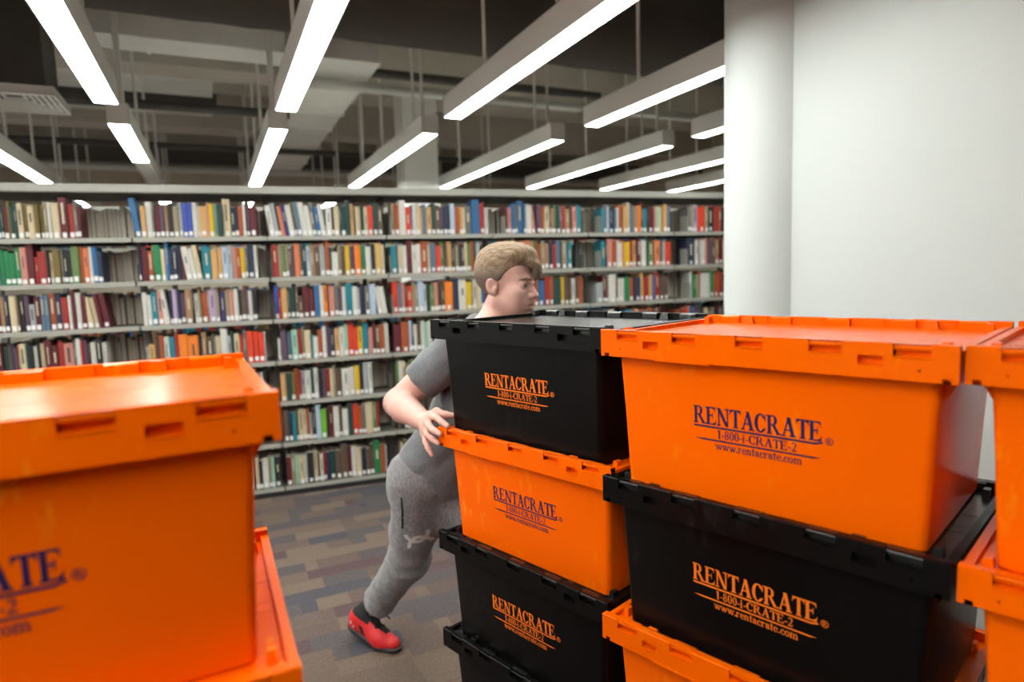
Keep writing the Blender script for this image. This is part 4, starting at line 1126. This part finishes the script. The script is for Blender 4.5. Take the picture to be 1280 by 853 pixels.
# left hand, flat against the hidden end of the top crate
lf = nrm(V(.697, -.717, 0)); lc = LW + lf * .05 + V(0, 0, .01)
body.ell(lc, (.045, .020, .040), np.stack([nrm(lf), nrm(RT), UP]), .02)
for j_, (oz, ln) in enumerate(((.034, .060), (.013, .070), (-.009, .064), (-.029, .050))):
    a_ = lc + lf * .025 + UP * oz; b_ = a_ + nrm(lf * .30 + RT * -.75 + UP * (.25 + oz*4)) * ln * .55; c2 = b_ + nrm(lf*.1 + RT * -.9 + UP * .1) * ln * .45
    body.cone(a_, b_, .0105, .0095, .01); body.cone(b_, c2, .0095, .008, .006)
body.cone(lc + UP * .02 - lf * .02, lc + UP * .065 + lf * .01, .013, .010, .01)

person, bp_, bf_ = grow('person', body, (-.95, 1.95, .06), (.24, 2.98, 1.86), .0042, [M_skin, M_lip])
tag(person, 'young man in grey t-shirt and grey joggers leaning to push the crate stack', 'person')
# lips in their own tone
fc_ = bp_[bf_].mean(1); rel = (fc_ - Hd) @ HA.T / HS
msk = (np.abs(rel[:, 1]) < .0235) & (rel[:, 0] > .082) & (rel[:, 2] < -.0615 + .0) & (rel[:, 2] > -.0885)
msk &= ((rel[:, 1] / .0245)**2 + ((rel[:, 2] + .0745) / .0135)**2) < 1
person.data.polygons.foreach_set('material_index', msk.astype(np.int32))

# eyes and brows
M_eye = bpy.data.materials.new('eye'); M_eye.use_nodes = True
def make_eye():
    nt = M_eye.node_tree; N = nt.nodes; L = nt.links; b = N['Principled BSDF']; b.inputs['Roughness'].default_value = .12
    tc = N.new('ShaderNodeTexCoord'); sx = N.new('ShaderNodeSeparateXYZ'); L.new(tc.outputs['Object'], sx.inputs[0])
    r = N.new('ShaderNodeValToRGB'); r.color_ramp.interpolation = 'CONSTANT'; e = r.color_ramp.elements
    e[0].position = 0; e[0].color = (.36, .32, .29, 1); e[1].position = .955; e[1].color = (.004, .004, .004, 1)
    k = e.new(.80); k.color = (.07, .055, .035, 1)
    dv = N.new('ShaderNodeMath'); dv.operation = 'DIVIDE'; dv.inputs[1].default_value = .0150 * HS
    L.new(sx.outputs[0], dv.inputs[0]); L.new(dv.outputs[0], r.inputs['Fac']); L.new(r.outputs['Color'], b.inputs['Base Color'])
make_eye()
for s_ in (1, -1):
    t = MB(); n_ = 20; R0 = .0150 * HS
    rings = [[(R0*math.cos(a), R0*math.sin(a)*math.cos(2*math.pi*j/n_), R0*math.sin(a)*math.sin(2*math.pi*j/n_)) for j in range(n_)] for a in [math.pi*(i+.02)/16.04 for i in range(17)]]
    t.loft(rings)
    o = t.build('eye', M_eye, person, smooth=True)
    look = nrm(f3 * .97 - r3 * .10 - u3 * .08)
    z_ = nrm(u3 - look * (u3 @ look)); y_ = np.cross(z_, look)
    Mx = Matrix.Identity(4)
    for i, ax in enumerate((look, y_, z_)):
        for j in range(3): Mx[j][i] = ax[j]
    o.matrix_local = Matrix.Translation(H(.0770, .0330*s_, -.0015)) @ Mx
M_brow = nodemat('sandy eyebrow', (.25, .165, .11), .8, .2, noise=(300, .3))
for s_ in (1, -1):
    F_ = Field()
    F_.cone(H(.0970, .013*s_, .0160), H(.0905, .034*s_, .0205), .0032*HS, .0036*HS, 0)
    F_.cone(H(.0905, .034*s_, .0195), H(.0725, .052*s_, .0160), .0036*HS, .0018*HS, .004)
    grow('eyebrow', F_, Hd - .2, Hd + .2, .0016, M_brow, person)

# hair: short faded sides, longer top swept forward into a fringe
hair = Field()
hair.ell(H(-.018, 0, .044), R_(.106, .0845, .094), HA)
def vhair(P):
    q = (P - Hd) @ HA.T / HS
    f_, r_, u_ = q[:, 0], np.abs(q[:, 1]), q[:, 2]
    line = np.interp(f_, [-.13, -.085, -.060, -.040, -.018, .000, .012, .026, .042, .058, .075, .12], [-.085, -.080, -.055, -.020, .012, .010, .016, .036, .050, .060, .067, .072])
    return (line - u_) * HS * .75
hair.add(vhair, .006, 'i')
hair.ell(H(-.005, 0, .090), R_(.098, .072, .050), HA, .03)
hair.ell(H(.035, .0, .104), R_(.066, .064, .032), HA, .03)
for r_, m3_, b3_, c3_ in ((.050, (.050, .050, .098), (.070, .046, .088), (.082, .040, .080)),
                          (.032, (.070, .032, .103), (.094, .026, .080), (.104, .020, .056)),
                          (.012, (.078, .010, .104), (.106, .004, .070), (.115, .002, .034)),
                          (-.010, (.080, -.012, .102), (.110, -.014, .064), (.120, -.016, .022)),
                          (-.030, (.076, -.032, .098), (.103, -.036, .062), (.117, -.036, .022)),
                          (-.050, (.062, -.050, .090), (.085, -.054, .058), (.099, -.052, .026))):
    a_ = H(.030, r_, .112 - abs(r_)*.35); m_ = H(*m3_); b_ = H(*b3_); c_ = H(*c3_)
    hair.cone(a_, m_, .023*HS, .020*HS, .016); hair.cone(m_, b_, .020*HS, .0125*HS, .010); hair.cone(b_, c_, .0125*HS, .0045*HS, .005)
def strands(P):
    q = (P - Hd) @ HA.T / HS
    top = np.clip((q[:, 2] - .045) / .05, 0, 1)
    w_ = q[:, 1] + .25 * q[:, 0]
    return (np.sin(w_ * 620 + 3*np.sin(q[:, 0]*40)) * .0007 + np.sin(w_ * 290 + 2 + 1.2*np.sin(q[:, 0]*12)) * .0006) * top
hair.noise(strands)
M_hair = bpy.data.materials.new('sandy blond hair'); M_hair.use_nodes = True
def make_hair():
    nt = M_hair.node_tree; N = nt.nodes; L = nt.links; b = N['Principled BSDF']; b.inputs['Roughness'].default_value = .55; b.inputs['Specular IOR Level'].default_value = .3
    tc = N.new('ShaderNodeTexCoord')
    vm = N.new('ShaderNodeVectorMath'); vm.operation = 'SUBTRACT'; vm.inputs[1].default_value = tuple(Hd); L.new(tc.outputs['Object'], vm.inputs[0])
    def dot(ax):
        d = N.new('ShaderNodeVectorMath'); d.operation = 'DOT_PRODUCT'; d.inputs[1].default_value = tuple(ax); L.new(vm.outputs[0], d.inputs[0]); return d.outputs['Value']
    cx = N.new('ShaderNodeCombineXYZ'); L.new(dot(f3 * 14), cx.inputs[0]); L.new(dot(r3 * 150), cx.inputs[1]); L.new(dot(u3 * 30), cx.inputs[2])
    n = N.new('ShaderNodeTexNoise'); n.inputs['Scale'].default_value = 2.2; n.inputs['Detail'].default_value = 4; L.new(cx.outputs[0], n.inputs['Vector'])
    r = N.new('ShaderNodeValToRGB'); e = r.color_ramp.elements
    e[0].position = .3; e[0].color = (.14, .09, .055, 1); e[1].position = .68; e[1].color = (.36, .25, .155, 1)
    L.new(n.outputs['Fac'], r.inputs['Fac'])
    # the cropped sides are a darker, ashier brown than the longer top
    mr = N.new('ShaderNodeMapRange'); mr.inputs['From Min'].default_value = .02; mr.inputs['From Max'].default_value = .085; L.new(dot(u3), mr.inputs['Value'])
    mx = N.new('ShaderNodeMix'); mx.data_type = 'RGBA'; mx.inputs[6].default_value = (.135, .10, .078, 1); L.new(mr.outputs[0], mx.inputs['Factor']); L.new(r.outputs['Color'], mx.inputs[7])
    L.new(mx.outputs[2], b.inputs['Base Color'])
    bp = N.new('ShaderNodeBump'); bp.inputs['Strength'].default_value = .5; bp.inputs['Distance'].default_value = .004
    L.new(n.outputs['Fac'], bp.inputs['Height']); L.new(bp.outputs['Normal'], b.inputs['Normal'])
make_hair()
tag(grow('hair', hair, Hd - .22, Hd + .24, .0028, M_hair, person)[0], 'sandy hair, short at the sides with a forward fringe')

# t-shirt
sh = Field()
fs = nrm(FW - sp * (FW @ sp))
sh.ell(Pel + .02*sp, (.150, .188, .16), np.stack([fs, RT, sp]))
sh.cone(Pel, Pel * .45 + Che * .55, .150, .152, .06)
sh.ell(Che, (.134, .190, .205), np.stack([fs, RT, sp]), .06)
sh.cone(RS, LS, .078, .078, .06)
sh.cone(Che + .10*sp, Nb - .005*UP, .10, .072, .05)
for s_, e_ in ((RS, RE), (LS, LE)): sh.cone(s_ - .02*nrm(e_ - s_), s_ + .78*(e_ - s_), .080, .082, .035)
sh.plane(Nb + .022 * nrm(V(.25, -.2, 1)), V(.30, -.25, 1), .01)
sh.plane(Pel - .075*sp + .02*FW, V(-.18, .05, -1), .006)
for s_, e_ in ((RS, RE), (LS, LE)):
    d_ = nrm(e_ - s_); c0 = s_ + .60*(e_ - s_)
    def cut(P, c0=c0, d_=d_, s_=s_): 
        a = (P - c0) @ d_
        rad_ = np.linalg.norm((P - c0) - a[:, None]*d_, axis=1)
        return np.maximum(a, 0) * (rad_ < .16) + np.minimum(a, 0) if False else np.where(rad_ < .13, a, -.2)
    sh.add(cut, .0, 'i')
    sh.cone(c0 - .03*d_, c0 + .1*d_, .062, .066, .004, 's')
sh.noise(lambda P: .006*wob(P, (30, 8, 12), (10, 26, -8), (4, -9, 22), (.4, 1.1, .2)) + .0035*wob(P, (50, 30, -35), (-20, 40, 30), (9, 9, 30), (1.4, .3, 2.2)))
# drag folds running from the armpit down to the hem
sh.noise(lambda P: .0035*np.sin(62*((P - Pel) @ nrm(V(.55, .2, -.75))) + 5*((P - Pel) @ RT)) * np.clip(1.0 - np.abs((P - Pel) @ sp - .12)/.25, 0, 1))
shirt, sp_, sf_ = grow('t_shirt', sh, (-.70, 2.15, .70), (.36, 3.0, 1.66), .0055, M_shirt, person, 2)

# joggers
jo = Field()
jo.ell(Pel - .02*sp, (.140, .176, .130), np.stack([FW, RT, UP]))
jo.ell(RH - .045*FW + V(0, 0, -.005), (.125, .110, .125), np.stack([FW, RT, UP]), .05)
jo.ell(LH - .045*FW, (.125, .110, .125), np.stack([FW, RT, UP]), .05)
for h_, k_, a_ in ((RH, RK, RA), (LH, LK, LA)):
    jo.cone(h_, k_, .118, .088, .05)
    up_ = a_ + .21*(k_ - a_)
    jo.cone(k_, up_, .088, .070, .035)
    jo.cone(up_, a_ + .11*(k_ - a_), .073, .062, .012)
jo.cone(V(-.285, 2.575, .76), RK + .04*FW + .14*UP, .098, .066, .06)
jo.plane(Pel + .13*sp, sp, .01)
for k_, a_ in ((RK, RA), (LK, LA)):
    d_ = nrm(a_ - k_); c0 = a_ + .155*(k_ - a_)
    jo.add(lambda P, c0=c0, d_=d_: np.where(np.linalg.norm(P - c0, axis=1) < .22, (P - c0) @ d_, -.2), .0, 'i')
    jo.cone(c0 - .015*d_, c0 + .05*d_, .048, .048, .003, 's')
def folds(P):
    d = .0045*wob(P, (26, 10, 20), (9, 28, 8), (-8, 6, 20), (.2, .9, 1.7)) + .0025*wob(P, (60, -20, 30), (-25, 50, 30), (10, 20, 45), (.2, 1.9, .7))
    for k_, a_ in ((RK, RA), (LK, LA)):
        t = ((P - a_) @ nrm(k_ - a_)); rr_ = np.linalg.norm(P - a_, axis=1)
        d += .0045*np.sin(t*150 + 6*((P - a_) @ RT)*9)*np.exp(-((t - .10)/.075)**2)*(rr_ < .3)
    t = (P - RK) @ nrm(RH - RK)
    d += .004*np.sin(t*75 + 20*((P - RK) @ RT))*np.exp(-(t/.12)**2)*(np.linalg.norm(P - RK, axis=1) < .3)
    return d
jo.noise(folds)
# slanted side pocket as a cut with a raised edge
pk0, pk1 = None, None
jog, jp_, jf_ = grow('joggers', jo, (-1.0, 2.15, .05), (.15, 3.1, 1.15), .0055, M_jog, person, 2)

from mathutils.bvhtree import BVHTree
def decal(name, polys, origin, xa, ya, target, mat, parent, off=.0015, label=None):
    """lay flat outlines (metres, on axes xa, ya about origin) on a surface, as printed or sewn on"""
    me = target.data
    bv = BVHTree.FromPolygons([v.co.copy() for v in me.vertices], [tuple(p.vertices) for p in me.polygons])
    xa, ya = Vector(xa).normalized(), Vector(ya).normalized(); n = xa.cross(ya).normalized()
    t = MB()
    for poly in polys:
        pts = []
        for i in range(len(poly)):
            a, b = poly[i], poly[(i+1) % len(poly)]
            L_ = math.hypot(b[0]-a[0], b[1]-a[1]); k_ = max(1, int(L_/.006))
            pts += [(a[0] + (b[0]-a[0])*q/k_, a[1] + (b[1]-a[1])*q/k_) for q in range(k_)]
        fr = []
        for x, y in pts:
            s0 = Vector(origin) + xa*x + ya*y + n*.25
            hit, nn, _, _ = bv.ray_cast(s0, -n, .5)
            if hit is None: fr = None; break
            fr.append(hit + n*off)
        if fr: t.add(fr, [tuple(range(len(fr)))])
    if t.v:
        o = t.build(name, mat, parent)
        if label: tag(o, label)
        return o
def arcband(cx, cy, rx, ry, a0, a1, w, n=10):
    q = []
    for i in range(n):
        t0, t1 = (math.radians(a0 + (a1 - a0)*j/n) for j in (i, i+1))
        q.append([(cx + rx*math.cos(t0), cy + ry*math.sin(t0)), (cx + rx*math.cos(t1), cy + ry*math.sin(t1)), (cx + (rx-w)*math.cos(t1), cy + (ry-w)*math.sin(t1)), (cx + (rx-w)*math.cos(t0), cy + (ry-w)*math.sin(t0))])
    return q
def emblem(s):
    """two interlocking arches, one upright and one inverted, crossing like an hourglass"""
    P = arcband(0, .62*s, .95*s, .95*s, 200, 340, .27*s) + arcband(0, -.62*s, .95*s, .95*s, 20, 160, .27*s)
    P += [[(-.98*s, .62*s), (-.66*s, .56*s), (-.62*s, .26*s), (-.90*s, .22*s)], [(.98*s, .62*s), (.66*s, .56*s), (.62*s, .26*s), (.90*s, .22*s)],
          [(-.98*s, -.62*s), (-.66*s, -.56*s), (-.62*s, -.26*s), (-.90*s, -.22*s)], [(.98*s, -.62*s), (.66*s, -.56*s), (.62*s, -.26*s), (.90*s, -.22*s)]]
    return P
decal('leg_emblem', emblem(.056), V(-.405, 2.52, .645), V(.97, -.12, .20), V(-.10, .05, .99), jog, M_emblem, jog, label='pale interlocking emblem printed on the thigh')
M_pock = nodemat('dark pocket opening', (.02, .02, .022), .9, .1)
decal('pocket', [[(-.010, -.078), (-.002, -.080), (.007, -.02), (.010, .070), (.003, .072), (-.001, 0)]], V(-.436, 2.55, .775), V(.95, -.25, .0), V(.1, 0, .99), jog, M_pock, jog, label='dark slit of the side pocket')

# shoes
M_red = nodemat('red shoe mesh', (.62, .018, .022), .5, .4, noise=(90, .18), bump=(240, .3))
M_shoeb = nodemat('black shoe fabric', (.012, .012, .013), .75, .3)
M_sole = nodemat('black shoe rubber', (.022, .022, .024), .55, .4)
M_lace = nodemat('black lace', (.008, .008, .009), .8, .2)
def shoe(heel, ball, toe, ank, names=True):
    """upper grown round the foot from heel to toe, on a rubber sole"""
    heel, ball, toe, ank = (np.asarray(a, float) for a in (heel, ball, toe, ank))
    d1 = nrm(ball - heel); d2 = nrm(toe - ball); sd = nrm(np.cross(d2, UP)); u1 = np.cross(sd, d1); u2 = np.cross(sd, d2)
    A1 = np.stack([d1, sd, u1])
    up = Field()
    up.cone(heel + .030*d1 + .045*u1, heel + .035*d1 + .075*u1, .034, .033, 0)
    up.cone(heel + .035*d1 + .036*u1, ball - .01*d1 + .038*u1, .034, .040, .03)
    up.cone(ball + .034*u2, toe - .034*d2 + .030*u2, .041, .031, .03)
    up.cone(heel + .075*d1 + .085*u1, ball - .02*d1 + .052*u1, .034, .028, .04)
    up.cone(heel + .030*d1 + .075*u1, ank + .03*UP, .036, .043, .02)
    up.cone(heel + .085*d1 + .105*u1, heel + .125*d1 + .080*u1, .030, .026, .02)
    so = Field()
    so.ell(heel + .045*d1 + .008*u1, (.055, .038, .024), A1)
    so.cone(heel + .04*d1 + .012*u1, ball + .012*u2, .026, .026, .02)
    for a_ in (-.018, 0, .018): so.cone(heel + .05*d1 + .010*u1 + a_*sd, ball + .010*u2 + a_*1.25*sd, .020, .019, .015); so.cone(ball + .010*u2 + a_*1.2*sd, toe - .036*d2 + .014*u2 + a_*.8*sd, .021, .020, .015)
    so.ell(toe - .035*d2 + .014*u2, (.042, .040, .018), np.stack([d2, sd, u2]), .012)
    so.ell(heel + .004*d1 + .034*u1, (.013, .026, .030), A1, .012)
    so.add(lambda P: np.where((P - ball) @ d1 < 0, -((P - heel) @ u1) - .004, -((P - ball) @ u2) - .004), .006, 'i')
    so.add(lambda P: np.where((P - ball) @ d1 < 0, ((P - heel) @ u1) - np.interp((P - heel) @ d1, [-.02, .03, .08], [.060, .030, .020]), ((P - ball) @ u2) - .021), .006, 'i')
    lo = np.minimum(np.minimum(heel, toe), ank) - .09; hi = np.maximum(np.maximum(heel, toe), ank) + .10
    o, p_, f_ = grow('shoe', up, lo, hi, .0034, [M_red, M_shoeb], person)
    c_ = p_[f_].mean(1)
    q1 = (c_ - heel) @ A1.T
    th = np.abs(q1[:, 1])
    collar = (q1[:, 2] > .098 - .10*np.clip(q1[:, 0] - .03, 0, .2)) & (q1[:, 0] < .12)
    tongue = (th < .029 - .10*np.clip(q1[:, 0] - .15, 0, 1)) & (q1[:, 2] > .045) & (q1[:, 0] > .06) & (q1[:, 0] < .215)
    slash = (np.abs(q1[:, 0] - .095 + .75*(q1[:, 2] - .05)) < .015) & (q1[:, 2] > .030) & (q1[:, 2] < .066) & (th > .02)
    o.data.polygons.foreach_set('material_index', (collar | tongue | slash).astype(np.int32))
    grow('sole', so, lo, hi, .0034, M_sole, o)
    t = MB()
    bv = BVHTree.FromPolygons([v.co.copy() for v in o.data.vertices], [tuple(p.vertices) for p in o.data.polygons])
    for k in range(5):
        x = .095 + k*.018; prev = None
        for j in range(-4, 5):
            s0 = Vector(heel + x*d1 + .006*j*sd + .004*(j*(1 if k % 2 else -1))*d1*.4 + .25*u1)
            hit = bv.ray_cast(s0, Vector(-u1), .4)[0]
            if hit is None: prev = None; continue
            hit = hit + Vector(u1)*.002
            if prev is not None: t.tube(prev, hit, .0036, 6)
            prev = hit
    k0 = Vector(heel + .112*d1 + .118*u1)
    for a_, b_ in ((V(.05, .03, .012), V(.075, .028, -.012)), (V(.045, -.035, .016), V(.07, -.05, -.004))):
        q0 = k0; q1_ = k0 + Vector(a_[0]*d1 + a_[1]*sd + a_[2]*u1); q2 = k0 + Vector(b_[0]*d1 + b_[1]*sd + b_[2]*u1)
        t.tube(q0, q1_, .0036, 6).tube(q1_, q2, .0036, 6)
    t.build('laces', M_lace, o, smooth=True)
    return o, d1, u1, sd
o, d1, u1, sd = shoe((-.818, 2.895, .060), (-.655, 2.800, .004), (-.560, 2.752, .006), RA)
tag(o, 'red training shoe with black laces, heel lifted')
decal('heel_mark', [[(-.004, -.008), (.004, -.008), (.006, .008), (-.003, .008)], [(.014, -.020), (.022, -.020), (.024, -.006), (.015, -.006)]], Vector(V(-.818, 2.895, .060) + .028*d1 + .055*u1), Vector(d1), Vector(u1), o, M_emblem, o, label='small white mark at the heel')
o, *_ = shoe(LA + V(-.035, .035, -.10), LA + V(.085, -.085, -.098), LA + V(.150, -.150, -.096), LA)
tag(o, 'red training shoe flat on the floor')
